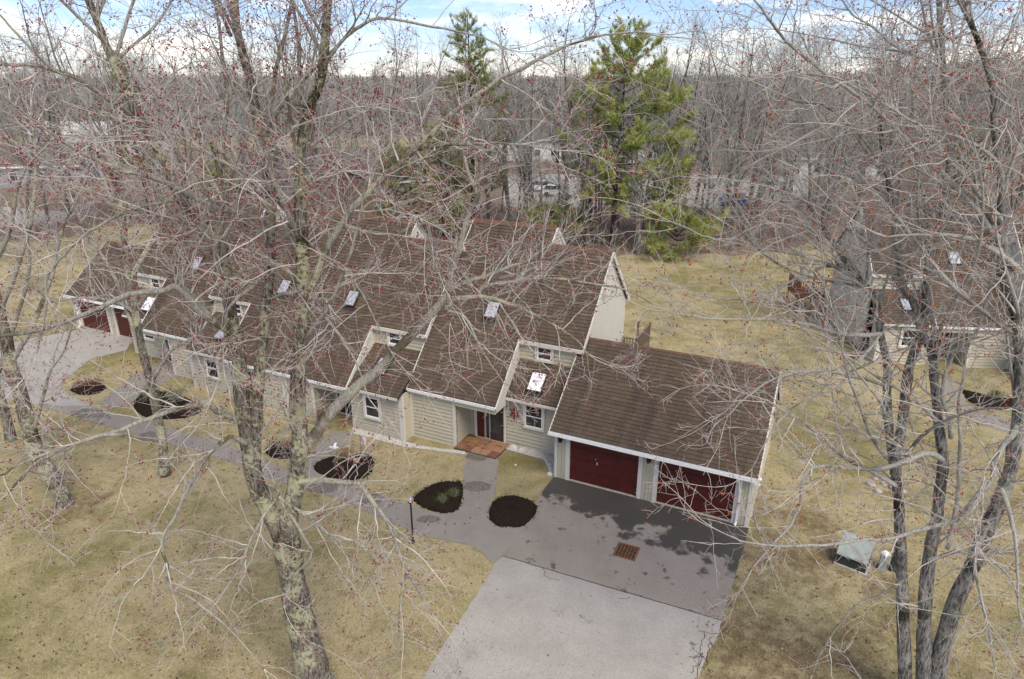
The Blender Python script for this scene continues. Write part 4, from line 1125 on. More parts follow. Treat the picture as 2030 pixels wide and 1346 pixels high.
# --- the big maple on the front lawn, traced limb by limb
A_TR = [
 ('640,1400 620,1330 596,1230 580,1150 566,1080 548,1020', 38, 22, 13.1, 13.3, 0.25, 0.5),
 ('566,1080 530,1005 508,960 497,904 490,850 480,790 474,701 463,658 453,573 446,523 439,487 424,465', 20, 12, 13.3, 13.7, 1.0),
 ('505,920 508,850 511,790 513,737 521,647 531,558 535,487 533,433 535,380 517,303 496,178 467,53 462,-30 455,-110', 13, 8, 13.4, 14.4, 1.0),
 ('585,1120 572,1040 580,1000 588,956 594,900 596,869 592,808 594,719 596,647 599,558 599,487 596,416 594,321 606,242 620,190 635,143 645,18 652,-90', 21, 8, 13.2, 13.0, 1.0),
 ('424,465 392,433 357,394 330,335 300,280 270,230 240,165 215,110 190,50 170,0 150,-60', 11, 7, 13.7, 14.6, 0.9),
]
A_LI = [
 ('436,480 442,433 439,398 440,330 447,240 452,180 440,60 430,-40', 7, 4, 13.7, 13.9, 1.0),
 ('463,658 438,644 392,612 350,572 321,580 264,581 200,608 143,633 71,655 0,667 -60,690', 9, 5, 13.6, 11.6, 1.1),
 ('528,440 521,435 492,421 446,410 410,396 357,367 310,346 267,335 214,321 160,292 100,253 53,214 0,178 -50,140', 8, 4, 13.9, 12.2, 1.2),
 ('270,230 257,228 232,210 200,185 160,160 107,139 53,128 0,125 -60,120', 7, 4, 14.3, 13.0, 1.3),
 ('110,143 82,118 36,61 2,21 -20,-30', 4, 3, 13.4, 13.4, 1.4),
 ('446,410 420,392 371,385 303,396 232,421 178,453 143,483 110,519 96,544 92,600 70,680', 5, 2.5, 13.9, 12.0, 1.4),
 ('479,838 460,828 435,817 405,799 348,817 283,843 244,862 174,882 109,910 65,934 20,990', 8, 3.5, 13.3, 11.3, 1.1),
 ('250,860 210,860 174,867 131,880 43,912 0,934 -40,950', 5, 3, 12.0, 10.9, 1.2),
 ('488,880 461,864 427,882 396,925 370,969 348,1021 318,1078 326,1126 335,1165 392,1204 461,1261 522,1335', 6, 2, 13.2, 11.2, 1.3),
 ('531,960 551,982 522,1030 488,1100 474,1130 440,1180', 5, 2, 13.2, 12.3, 1.3),
 ('551,982 583,1030 609,1078 616,1104 579,1147 560,1200', 5, 2, 13.1, 12.3, 1.2),
 ('560,990 609,1021 653,1056 690,1100 740,1150', 4, 1.8, 13.1, 12.1, 1.2),
 ('590,953 640,953 689,957 711,966 742,1015 773,1064 791,1121 813,1166 848,1228', 8, 3, 13.1, 12.2, 0.9),
 ('813,1120 805,1160 795,1230 790,1300', 4, 1.5, 12.4, 12.0, 1.3),
 ('613,576 628,540 649,494 674,451 695,416 730,380 769,343 820,303 856,268 900,232 943,201 994,165 1033,146 1112,106 1191,83 1262,73', 10, 3, 13.1, 13.9, 1.5),
 ('830,296 868,292 920,290 974,291 1053,293 1100,300', 5, 2, 13.5, 13.0, 1.5),
 ('606,665 635,622 656,587 678,537 699,469 715,400 735,330', 6, 3, 13.1, 12.6, 1.2),
 ('542,590 571,587 606,601 638,619 667,651 692,683 720,740 745,800', 5, 2, 13.5, 12.2, 1.3),
 ('517,551 499,569 471,594 453,622 446,690 440,740', 5, 2, 13.5, 12.6, 1.2),
 ('545,290 535,232 548,150 556,107 574,0 582,-70', 7, 4, 14.0, 14.4, 1.1),
 ('600,260 590,170 588,89 575,0 568,-70', 6, 4, 13.1, 13.4, 1.1),
 ('630,150 660,100 700,60 760,40 840,55 930,80 1010,110', 5, 2, 13.0, 12.6, 1.5),
 ('455,70 440,40 420,0 405,-50', 5, 3, 14.2, 14.5, 1.1),
 ('598,890 632,850 660,815 700,775 745,735 790,690 830,650 870,605 890,575', 16, 12, 13.2, 14.6, 0.3),
 ('888,580 894,542 910,496 925,457 940,411 948,380 930,330 920,260', 9, 4, 14.6, 15.2, 1.5),
 ('880,612 902,596 964,592 995,600 1041,616 1118,658 1160,700', 7, 2, 14.5, 14.0, 1.8),
 ('890,575 906,565 956,546 998,531 1041,515 1090,480', 7, 3, 14.6, 15.4, 1.8),
 ('940,592 948,588 964,569 1002,560 1080,554 1137,561 1230,573 1290,600', 5, 2, 14.5, 14.9, 1.8),
 ('886,612 925,627 944,674 967,712 990,747', 4, 1.5, 14.5, 13.8, 1.8),
 ('700,430 740,400 800,420 850,480 880,560 890,640', 4, 1.5, 13.2, 12.8, 1.5),
 ('535,480 560,470 640,500 700,560 740,640 770,700', 4, 1.5, 13.6, 12.6, 1.3),
]
TWA = dict(dm=2.25, d2=3.5, d3=4.4, l1=(0.9, 3.2), l2=(0.35, 1.25), l3=(0.08, 0.35), bud='bud_red', budsize=0.046, budfrac=0.66, mats=('twig', 'twig_fine'))
gb = G(640, 1400)
_, bpA = traced_tree('maple_tree', 'big forked maple with lichen-covered stems and red buds on the front lawn', A_TR, A_LI, (gb[0], gb[1], 0), 'maple_bark', 'limb_bark', TWA, (26, (0, 0, 0.35), 2.5, 5.2, 0.58))

# --- the clump-stemmed maple at the right
C_TR = [
 ('1797,1420 1794,1343 1790,1217 1787,1108 1783,1043 1779,978 1770,912 1761,847 1757,782 1757,721 1745,661 1737,601 1721,569 1697,545 1657,489 1625,440 1590,380', 15, 4, 12.8, 14.2, 0.8, 0.35),
 ('1826,1420 1831,1304 1831,1217 1840,1108 1857,1021 1866,956 1870,904 1861,847 1855,782 1849,740 1845,700 1825,661 1809,601 1785,561 1781,521 1770,440 1755,330 1740,230', 16, 4, 12.7, 13.8, 0.8, 0.35),
 ('1842,1420 1861,1304 1892,1195 1931,1108 1962,1030 1988,969 2005,912 2018,825 2022,720 2008,600 1990,500 1983,464 1983,357 1968,250 1965,185 1943,107 1918,43 1901,0 1880,-70', 19, 4, 12.7, 12.6, 0.8, 0.3),
 ('1775,940 1779,891 1787,825 1792,781 1801,721 1829,641 1833,561 1837,521 1853,480 1870,400 1880,300 1870,180 1860,60 1855,-50', 11, 5, 13.2, 14.6, 0.8),
]
C_LI = [
 ('2019,845 1998,872 1980,897 1967,921 1962,947 1940,969 1909,1004 1883,1026 1814,1043 1770,1060 1705,1065 1635,1076 1583,1078 1531,1080 1470,1071 1422,1052', 7, 2, 12.6, 11.6, 1.2),
 ('1868,912 1844,899 1801,910 1748,928 1679,928 1618,928 1587,947 1579,1004 1565,1039 1531,1073 1483,1126', 7, 2, 13.0, 11.6, 1.2),
 ('1776,960 1722,925 1674,895 1635,856 1596,830 1561,812 1522,790 1465,773', 6, 2, 13.1, 12.6, 1.4),
 ('1745,661 1681,661 1621,645 1561,633 1480,629 1400,627 1320,615', 6, 1.8, 13.4, 12.9, 1.7),
 ('2030,545 2002,521 1970,501 1934,480 1890,472 1825,468 1760,475', 8, 3, 12.6, 12.2, 1.2),
 ('1757,765 1681,741 1625,729 1544,737 1480,777 1440,820', 5, 1.8, 13.3, 12.6, 1.5),
 ('1978,470 1950,430 1918,392 1870,340 1829,303 1794,260 1740,207 1687,168 1633,132 1580,78 1544,36 1519,0 1490,-40', 7, 3, 12.6, 12.9, 1.4),
 ('1990,450 1965,410 1901,332 1858,282 1819,239 1769,210 1719,178 1660,150 1600,140', 6, 2.5, 12.6, 12.2, 1.4),
 ('1737,601 1700,560 1640,520 1560,500 1480,490 1400,470 1330,440', 5, 2, 13.6, 13.8, 1.7),
 ('1800,590 1740,500 1680,450 1600,400 1520,370 1430,350', 5, 2, 13.6, 13.4, 1.7),
 ('1700,548 1640,530 1560,560 1480,590 1380,580', 4, 1.8, 13.8, 13.4, 1.7),
 ('1883,869 1879,825 1868,782 1890,700 1922,681 1942,641 1960,560 1975,470', 6, 3, 13.0, 12.8, 1.1),
 ('1879,1087 1892,1043 1901,956 1905,880 1900,800 1915,700', 6, 3, 12.7, 13.2, 1.1),
 ('1840,1110 1900,1090 1950,1100 2000,1150 2020,1220', 5, 2, 12.7, 11.6, 1.3),
 ('1790,1150 1740,1180 1690,1200 1640,1260 1610,1330', 4, 1.8, 12.8, 11.7, 1.2),
 ('1960,1040 1930,1100 1935,1180 1950,1260 1960,1330', 5, 2, 12.5, 11.5, 1.3),
 ('1985,970 2010,1040 2015,1130 2025,1240', 6, 2, 12.4, 11.4, 1.3),
 ('1860,60 1800,100 1740,60 1690,20 1650,-40', 4, 2, 14.2, 14.4, 1.3),
 ('1745,661 1720,700 1660,770 1600,790 1540,850 1500,930', 4, 1.8, 13.4, 12.4, 1.4),
 ('1968,250 2000,200 2030,160 2060,120', 5, 3, 12.6, 12.4, 1.3),
 ('1755,330 1700,260 1640,210 1580,200 1500,170 1440,130', 5, 2, 13.8, 13.9, 1.5),
]
TWC = dict(dm=2.4, d2=3.4, d3=3.2, l1=(1.0, 3.5), l2=(0.35, 1.25), l3=(0.08, 0.32), bud='bud_orange', budsize=0.052, budfrac=0.26, mats=('twig', 'twig_fine'))
gb = G(1820, 1420)
_, bpC = traced_tree('maple_tree', 'clump of four grey maple stems with orange buds at the right edge', C_TR, C_LI, (gb[0], gb[1], 0), 'grey_bark', 'limb_bark_grey', TWC, (40, tuple(-RGT * 0.55 + UP * 0.2), 3.0, 6.5, 0.35))

# --- trees at the left
D_TR = [('133,1012 126,990 109,956 87,921 65,877 52,825 39,773 21,729 14,683 -2,620 -20,540 -30,440', 18, 9, 21.6, 22.2, 0.7, 0.3)]
D_LI = [('60,870 85,800 100,740 130,690 150,620', 5, 2, 21.8, 21.5, 1.2), ('20,725 60,660 100,560 120,470 160,380', 7, 3, 21.9, 22.5, 1.1), ('0,620 30,540 60,440 70,330 60,220', 7, 3, 22.1, 22.6, 1.1),
        ('40,775 0,740 -50,720', 6, 4, 21.8, 21, 1.0), ('-20,540 20,450 40,350 100,280', 6, 3, 22.1, 21.4, 1.1)]
TWD = dict(dm=2.6, d2=3.0, d3=3.2, l1=(1.0, 3.0), l2=(0.4, 1.3), l3=(0.1, 0.4), bud='bud_red', budsize=0.055, budfrac=0.45, mats=('twig', 'twig_fine'))
gb = G(130, 1008)
traced_tree('maple_tree', 'leaning maple trunk with lichen bark on the lawn at the left edge', D_TR, D_LI, (gb[0], gb[1], 0), 'maple_bark', 'limb_bark', TWD)
E_TR = [('326,938 324,890 318,847 300,760 285,700 270,620 257,558 250,487 246,451 240,400 235,330 245,250', 10, 5, 23.6, 24.6, 0.7, 0.3)]
E_LI = [('285,700 260,640 230,560 200,512 171,466 140,400', 6, 3, 23.9, 24.5, 1.1), ('257,558 290,500 320,430 330,350 340,270', 6, 3, 24.2, 24.8, 1.1), ('246,451 215,380 190,300 180,220', 5, 3, 24.4, 25, 1.1),
        ('300,760 340,700 400,660 430,600', 5, 2, 23.8, 23.2, 1.1), ('270,620 230,600 170,590 100,600', 5, 2, 24, 23.2, 1.1)]
gb = G(326, 936)
traced_tree('maple_tree', 'slender lichen-spotted maple growing on the grass beside the left footpath', E_TR, E_LI, (gb[0], gb[1], 0), 'maple_bark', 'limb_bark', TWD)
D2 = [('22,872 10,820 -10,760 -40,680 -60,560', 10, 7, 23.5, 23.8, 0.5, 0.2)]
gb = G(24, 880)
traced_tree('maple_tree', 'dark maple trunk cut off by the left edge behind the leaning one', D2, [('-10,760 30,640 60,520 40,400', 6, 3, 23.6, 24, 1.0)], (gb[0], gb[1], 0), 'maple_bark', 'limb_bark', TWD)

# --- bare trees of the wood behind: seven kinds, copied
def copy_tree(o, parent=None):
    c_ = o.copy(); C.objects.link(c_)
    if parent is not None: c_.parent = parent
    for ch in list(o.children): copy_tree(ch, c_)
    return c_
def wood_tree(h, spread, nl, seed, forks=2, bud=None):
    global rng
    rng = np.random.default_rng(seed)
    root = thing('bare_tree', 'leafless grey tree standing in the wood behind the townhouses', 'tree', (0, 0, 0), 'leafless trees of the wood')
    S = np.zeros((1, 3)); T = grow(S, np.array([[rng.normal(0, .05), rng.normal(0, .05), 1.0]]), np.array([h]), 16, 0.035, lambda t: 0.05)
    r0 = 0.011 * h
    RT = taper(np.array([r0]), np.array([0.02]), 17); RT[:, 0] *= 1.35
    stems = [(T, RT)]
    for f in range(forks):
        j = int(rng.integers(5, 10)); a = rng.uniform(0, 6.28)
        Fk = grow(T[:, j], np.array([[math.cos(a) * 0.45, math.sin(a) * 0.45, 1.0]]), np.array([h * (1 - j / 16) * 0.95]), 16, 0.04, lambda t: 0.06)
        stems.append((Fk, taper(RT[:, j] * 0.7, np.array([0.018]), 17)))
    V, F = join([tubes(P, Rr, 8) for P, Rr in stems]); mesh_np('trunk', V, F, 'wood_bark', root, smooth=True)
    P0 = np.concatenate([s_[0] for s_ in stems]); R0 = np.concatenate([s_[1] for s_ in stems])
    pos, tan, r, t = sample(P0, R0, nl, 0.22, 1.0)
    L = spread * rng.uniform(0.5, 1.1, len(pos)) * (1.15 - 0.75 * t)
    P1 = grow(pos, side_dir(tan, 35, 75, 0.3), L, 9, 0.07, lambda q: 0.06); R1 = taper(np.clip(r * 0.5, 0.018, 0.07), np.full(len(pos), 0.010), 10)
    pos, tan, r, t = sample(P1, R1, 2.4, 0.15, 1.0)
    P2 = grow(pos, side_dir(tan, 30, 65, 0.3), rng.uniform(0.6, 1.8, len(pos)), 5, 0.09, lambda q: 0.06); R2 = taper(np.full(len(pos), 0.013), np.full(len(pos), 0.006), 6)
    pos, tan, r, t = sample(P2, R2, 1.7, 0.2, 1.0)
    P3 = grow(pos, side_dir(tan, 25, 60, 0.3), rng.uniform(0.3, 0.9, len(pos)), 2, 0.08, lambda q: 0.05); R3 = taper(np.full(len(pos), 0.008), np.full(len(pos), 0.005), 3)
    V, F = join([tubes(P1, R1, 4), tubes(P2, R2, 3), tubes(P3, R3, 3)]); mesh_np('crown', V, F, 'wood_twig', root, kind='stuff')
    if bud:
        bp = P3[:, -1][rng.random(len(P3)) < 0.5]
        V, F = bud_mesh(bp, np.full(len(bp), 0.07)); mesh_np('buds', V, F, bud, root, kind='stuff')
    return root
protos = [wood_tree(19, 3.4, 2.6, 101), wood_tree(21, 3.0, 2.4, 102, 1), wood_tree(17, 3.6, 2.6, 103, 3), wood_tree(20, 2.6, 2.6, 104, 1), wood_tree(15, 3.2, 2.8, 105, 2, 'bud_red'), wood_tree(18, 4.2, 2.6, 106, 3, 'bud_red'), wood_tree(12, 2.4, 2.6, 107, 2)]
prs = random.Random(5)
first = [True] * len(protos)
spots = []
# trees the photograph shows one by one: column, ground row, kind, scale
named = [(1450, 497, 5, 1.05), (1440, 455, 0, 1.1), (1167, 488, 1, 0.95), (1115, 470, 6, 1.2), (1290, 440, 3, 1.0), (1330, 430, 1, 1.0), (1390, 420, 6, 1.2), (1060, 450, 3, 1.0), (700, 430, 0, 1.05), (760, 425, 1, 1.0), (650, 415, 3, 1.05),
         (100, 455, 5, 0.95), (60, 470, 2, 0.9), (30, 480, 4, 0.95), (160, 440, 0, 1.0), (240, 430, 1, 1.0), (330, 420, 2, 1.0), (420, 415, 3, 1.0), (500, 410, 5, 1.0), (570, 405, 1, 1.1), (1500, 430, 2, 1.1), (1560, 440, 0, 1.0), (1620, 430, 3, 1.0), (1700, 425, 5, 1.05), (1780, 420, 1, 1.1), (1860, 415, 0, 1.1), (1940, 430, 2, 1.0), (2010, 420, 3, 1.05), (840, 410, 6, 1.3), (1010, 440, 4, 1.0)]
for x, y, k, s_ in named: p = G(x, y); spots.append((p[0], p[1], k, s_))
for q in range(58): p = YX(prs.uniform(59, 82), prs.uniform(930, 1640)); spots.append((p[0], p[1], prs.choice((1, 3, 6, 6, 4)), prs.uniform(0.7, 1.0)))
tries = 0
while len(spots) < 290 and tries < 6000:
    tries += 1
    Y = 62 + 135 * prs.random() ** 1.3; x = prs.uniform(-260, 2290)
    p = YX(Y, x)
    if 990 < x < 1600 and 83 < Y < 116: continue          # parking lot
    if 500 < x < 780 and 68 < Y < 105: continue           # grey house
    if x > 1600 and Y < 70: continue
    if x < 120 and 70 < Y < 95: continue
    if any((p[0] - a_[0]) ** 2 + (p[1] - a_[1]) ** 2 < 9 for a_ in spots): continue
    spots.append((p[0], p[1], prs.randrange(7), prs.uniform(0.75, 1.1) * (0.9 if Y > 120 else 1)))
KIND = ['broad leafless grey tree', 'tall straight-stemmed leafless tree', 'many-forked leafless tree', 'narrow leafless grey tree', 'short red-budded bare tree', 'spreading red-budded bare tree', 'small bare sapling']
def zone(x, y):
    d = np.array([x, y, 0]) - CAM; Y = d @ FWD; px = 1015 + FPX * (d @ RGT) / (Y * _cp + CAMH * _sp)
    side = 'at the far left' if px < 420 else 'behind the big maple' if px < 850 else 'behind the roof ridges and pines' if px < 1440 else 'behind the right-hand maple'
    return ('in the near wood ' if Y < 95 else 'in the distant wood ') + side
for (x, y, k, s_) in spots:
    if first[k]: o = protos[k]; first[k] = False
    else: o = copy_tree(protos[k])
    o['label'] = KIND[k] + ' ' + zone(x, y)
    o.location = (x, y, -0.02); o.rotation_euler = (0, 0, prs.uniform(0, 6.28)); o.scale = (s_ * prs.uniform(0.9, 1.2),) * 2 + (s_,)

# --- white pines
def needles(pos, dirs, size, n_per):
    """tufts of narrow blades around twig points"""
    n = len(pos); k = n_per
    c_ = np.repeat(pos, k, 0) + rng.normal(0, 0.06, (n * k, 3)); d = np.repeat(dirs, k, 0) + rng.normal(0, 0.55, (n * k, 3)); d[:, 2] += 0.15; d = unit(d)
    sd = unit(np.cross(d, rng.normal(0, 1, (n * k, 3)))); L = (size * rng.uniform(0.6, 1.3, n * k))[:, None]; wd = L * 0.040
    V = np.stack([c_ - sd * wd, c_ + sd * wd, c_ + d * L], 1).reshape(-1, 3)
    return V, np.arange(n * k * 3).reshape(-1, 3)
def pine(label, px, pyb, top, spread, seed, Y=None, mat='pine_needles', nwh=26, low=0.15, size=0.42, gaps=0.25, dens=5.0):
    global rng
    rng = np.random.default_rng(seed)
    p = G(px, pyb) if Y is None else YX(Y, px)
    t = thing('pine_tree', label, 'tree', (p[0], p[1], 0), 'white pines')
    Yd = float((p - CAM) @ FWD); h = AT(px, top, Yd)[2]
    T = grow(np.array([[p[0], p[1], 0.0]]), np.array([[0, 0, 1.0]]), np.array([h]), 14, 0.012, lambda q: 0.1)
    RT = taper(np.array([0.013 * h]), np.array([0.03]), 15)
    V, F = tubes(T, RT, 9); mesh_np('trunk', V, F, 'pine_bark', t, smooth=True)
    S, D, L = [], [], []
    for i in range(nwh):
        f = low + (0.97 - low) * i / (nwh - 1)
        z = f * h; j = min(13, int(f * 14)); fr = f * 14 - j; c_ = T[0, j] * (1 - fr) + T[0, j + 1] * fr
        env = spread * (1 - f) ** 0.6 * min(1, 0.62 + 1.1 * (f - low)) + 0.35
        nb = 5 if i % 2 else 4
        a0 = rng.uniform(0, 6.28)
        for q in range(nb):
            if rng.random() < gaps: continue
            a = a0 + q * 6.28 / nb + rng.normal(0, .25); S.append(c_); D.append([math.cos(a), math.sin(a), 0.05 + 0.75 * f ** 2 + rng.normal(0, .08)]); L.append(env * rng.uniform(0.65, 1.15))
    S, D, L = np.array(S), np.array(D), np.array(L)
    P1 = grow(S, D, L, 8, 0.045, lambda q: 0.03 + 0.04 * q); R1 = taper(0.012 + 0.011 * L, np.full(len(L), 0.008), 9)
    pos, tan, r, tt = sample(P1, R1, 3.0, 0.3, 1.0)
    P2 = grow(pos, side_dir(tan, 35, 65, 0.1, 0.75), rng.uniform(0.35, 1.0, len(pos)) * (0.5 + 0.25 * np.minimum(3, np.repeat(1.0, len(pos)) * spread / 3)), 4, 0.08, lambda q: 0.06); R2 = taper(np.full(len(pos), 0.010), np.full(len(pos), 0.005), 5)
    V, F = join([tubes(P1, R1, 5), tubes(P2, R2, 3)]); mesh_np('branches', V, F, 'pine_bark', t, kind='stuff')
    pa, ta, _, _ = sample(P2, R2, dens, 0.2, 1.0); pb_, tb, _, _ = sample(P1, R1, dens * 0.5, 0.55, 1.0)
    pos = np.concatenate([pa, pb_, P2[:, -1]]); dr = np.concatenate([ta, tb, unit(P2[:, -1] - P2[:, -2])])
    V, F = needles(pos, dr, size, 11)
    clump = np.repeat(np.clip(0.5 + 0.5 * np.sin(pos[:, 0] * 2.1 + pos[:, 2] * 1.7) * np.cos(pos[:, 1] * 1.9) * 0.8, 0, 1), 11)
    tone = np.clip(clump * 0.6 + rng.uniform(0, 0.45, len(F)), 0, 1)
    mesh_np('crown', V, F, mat, t, tone, kind='stuff')
    return t
pine('tall bright green pine behind the lawn right of the nearest townhouse', 1212, 488, 58, 8.4, 21, nwh=20, low=0.2, dens=13, size=0.36, gaps=0.22)
pine('tall dull green pine rising behind the roof ridge', 940, 462, 28, 5.6, 22, mat='pine_needles_dull', nwh=24, low=0.2, dens=9, size=0.36, gaps=0.24)
pine('second green pine close beside the tall bright one', 1290, 470, 150, 6.6, 23, nwh=16, low=0.16, dens=12, size=0.36, gaps=0.25)
pine('green pine half hidden by limbs at the upper left', 300, 440, 112, 4.0, 24, mat='pine_needles_dull', nwh=22, low=0.3)
pine('dark pine behind the roofs left of the tall dull pine', 790, 455, 300, 3.6, 25, mat='pine_needles_dull', nwh=16, low=0.08)
pine('dark pine behind the rear ridge of the nearest townhouse', 880, 470, 250, 4.0, 26, mat='pine_needles_dull', nwh=18, low=0.06)
pine('small pine with low bright boughs at the edge of the rear lawn', 1340, 508, 440, 6.0, 27, nwh=7, low=0.2, gaps=0.3, dens=10, size=0.5)
pine('low young pine just behind the nearest gable', 1110, 478, 425, 5.2, 28, nwh=7, low=0.2, dens=10, size=0.5)
pine('green pine far behind the right-hand maple', 1900, 400, 250, 4.0, 29, mat='pine_needles_dull', nwh=16, low=0.1)
pine('small green pine behind the limbs left of the row', 440, 430, 290, 3.2, 30, mat='pine_needles_dull', nwh=14, low=0.1)
pine('green pine standing behind the neighbouring roof', 1650, 405, 260, 3.0, 31, mat='pine_needles_dull', nwh=14, low=0.15)

# --- far wood to the horizon: nobody could count it
rng = np.random.default_rng(77)
def far_wood():
    Vs, Fs, Ts = [], [], []; o = 0
    n = 5200
    Y = 185 + 900 * rng.random(n) ** 1.7; x = rng.uniform(-350, 2380, n)
    for i in range(n):
        p = YX(Y[i], x[i]); hill = hill_z(p[0], p[1], Y[i], x[i])
        h = rng.uniform(10, 17); con = rng.random() < 0.13; k = 9
        base = np.array([p[0], p[1], hill])
        if con:
            for z0, r in ((0.15, 2.6), (0.4, 2.0), (0.62, 1.4), (0.8, 0.8)):
                a = rng.uniform(0, 6.28, 6)[:, None] ; pts = base + np.concatenate([np.cos(a) * r, np.sin(a) * r, np.full_like(a, z0 * h)], 1)
                top = base + np.array([0, 0, min(h, (z0 + 0.3) * h)])
                for q in range(6):
                    Vs += [pts[q], pts[(q + 1) % 6], top]; Fs.append((o, o + 1, o + 2)); Ts.append(rng.uniform(0, 0.3)); o += 3
        else:
            fork = base + np.array([0, 0, h * 0.35]); w_ = 0.09 + 0.00018 * Y[i]
            Vs += [base - RGT * w_ * 1.8, base + RGT * w_ * 1.8, fork + np.array([0, 0, h * .4])]; Fs.append((o, o + 1, o + 2)); Ts.append(rng.uniform(0.4, 0.8)); o += 3
            for q in range(11):
                z = h * rng.uniform(0.25, 0.7); a = rng.uniform(0, 6.28); r = rng.uniform(1.0, 3.6); s_ = base + np.array([0, 0, z]); e = s_ + np.array([math.cos(a) * r, math.sin(a) * r, rng.uniform(1.5, 4.5)])
                e[2] = min(e[2], base[2] + h)
                sd = np.array([-math.sin(a) * 0.3, math.cos(a) * 0.3, 0.6]) ; sd = sd / np.linalg.norm(sd) * w_ * rng.uniform(2.0, 5.0)
                Vs += [s_ - sd * 0.25, s_ + sd * 0.25, e + sd, e - sd * 0.4]; Fs.append((o, o + 1, o + 2)); Fs.append((o, o + 2, o + 3)); tn = rng.uniform(0.45, 1.0); Ts += [tn, tn]; o += 4
    return np.array(Vs), np.array(Fs), Ts
def hill_z(x, y, Y, px):
    # gentle rise to the north-east, seen at the right
    a = max(0.0, min(1.0, (px - 1500) / 500.0)); b_ = max(0.0, min(1.0, (Y - 150) / 150.0))
    return 10.5 * a * a * (3 - 2 * a) * b_ * b_ * (3 - 2 * b_) + max(0.0, (Y - 350) / 700.0) * 3.0
V, F, T = far_wood()
tag(mesh_np('far_wood', V, F, 'far_trees', tone=T), 'hazy grey-brown woodland stretching to the horizon', 'woodland', kind='stuff')
# rolling ground under it
hx = np.linspace(-500, 2530, 48); hy = np.concatenate([[150], np.linspace(190, 1300, 24)])
V = []; F = []
for Yv in hy:
    for xv in hx:
        p = YX(Yv, xv); V.append((p[0], p[1], hill_z(p[0], p[1], Yv, xv) + (0.012 if Yv > 150 else -0.3)))
for i in range(len(hy) - 1):
    for j in range(len(hx) - 1): F.append([i * 48 + j, i * 48 + j + 1, (i + 1) * 48 + j + 1, (i + 1) * 48 + j])
tag(mesh_np('hills', V, F, 'leaf_litter', smooth=True), kind='structure')

# ------------------------------------------------------------------ beyond the wood edge: car park, houses, cars
sheet('car_park', [YX(84, 1000), YX(83, 1450), YX(92, 1620), YX(112, 1600), YX(114, 990)], 0.010, 'asphalt_road', world=True)
sheet('far_road', [YX(72, -250), YX(74, 130), YX(80, 150), YX(92, -250)], 0.010, 'asphalt_road', world=True)
def far_house(label, c_, w_, d_, h_, ang, wmat, rmat, pitch=0.7):
    t = thing('house', label, 'house', (c_[0], c_[1], 0), 'houses beyond the wood')
    ca, sa = math.cos(ang), math.sin(ang)
    X = lambda u, v, z: (c_[0] + u * ca - v * sa, c_[1] + u * sa + v * ca, z)
    hw, hd = w_ / 2, d_ / 2; rz = h_ + hd * pitch
    mb = MB().box((-hw, -hd, 0), (hw, hd, h_), X)
    for u in (-hw, hw): mb.poly([X(u, -hd, h_), X(u, hd, h_), X(u, 0, rz)])
    mb.build('wall', wmat, t)
    for s_ in (-1, 1):
        mbr = MB().hexa([X(-hw - .3, s_ * (hd + .4), h_ - .4 * pitch + .02), X(hw + .3, s_ * (hd + .4), h_ - .4 * pitch + .02), X(hw + .3, 0, rz + .02), X(-hw - .3, 0, rz + .02)] + [X(-hw - .3, s_ * (hd + .4), h_ - .4 * pitch + .2), X(hw + .3, s_ * (hd + .4), h_ - .4 * pitch + .2), X(hw + .3, 0, rz + .2), X(-hw - .3, 0, rz + .2)])
        mbr.build('roof', rmat, t)
        MB().box((-hw - .3, s_ * (hd + .42) - .05, h_ - .4 * pitch - 0.05), (hw + .3, s_ * (hd + .42) + .05, h_ - .4 * pitch + .19), X).build('eave_board', 'white_vinyl', t)
    nwin = max(2, int(w_ / 3))
    for i in range(nwin):
        u = -hw + (i + 0.5) * w_ / nwin
        f = MB().box((u - .55, -hd - .06, 0.9), (u + .55, -hd - .01, 2.2), X).build('window', 'white_vinyl', t)
        MB().box((u - .45, -hd - .08, 1.0), (u + .45, -hd - .065, 2.1), X).build('pane', 'glass', f)
    return t
far_house('grey-roofed low house behind the big maple stems', YX(84, 600), 16, 11, 2.9, R(-20), 'house_brown', 'grey_shingles', 0.55)
far_house('grey-roofed house with pale gable edge right of the maple stems', YX(88, 715), 14, 10, 3.0, R(55), 'house_grey', 'grey_shingles', 0.6)
far_house('white house glimpsed through the pines beyond the car park', YX(134, 1240), 18, 9, 4.2, R(15), 'house_white', 'grey_shingles', 0.5)
far_house('white house at the far left of the car park', YX(136, 1030), 15, 9, 4.0, R(30), 'house_white', 'grey_shingles', 0.5)
far_house('brown-roofed grey house beyond the wood at the left edge', YX(104, 60), 17, 10, 3.0, R(40), 'house_grey', 'house_brown', 0.5)
far_house('pale house beyond the wood behind the right-hand maple', YX(112, 1650), 15, 9, 3.2, R(10), 'house_white', 'grey_shingles', 0.55)
far_house('white-roofed building far behind the left limbs', YX(150, 210), 24, 12, 4.0, R(20), 'house_white', 'house_white', 0.3)
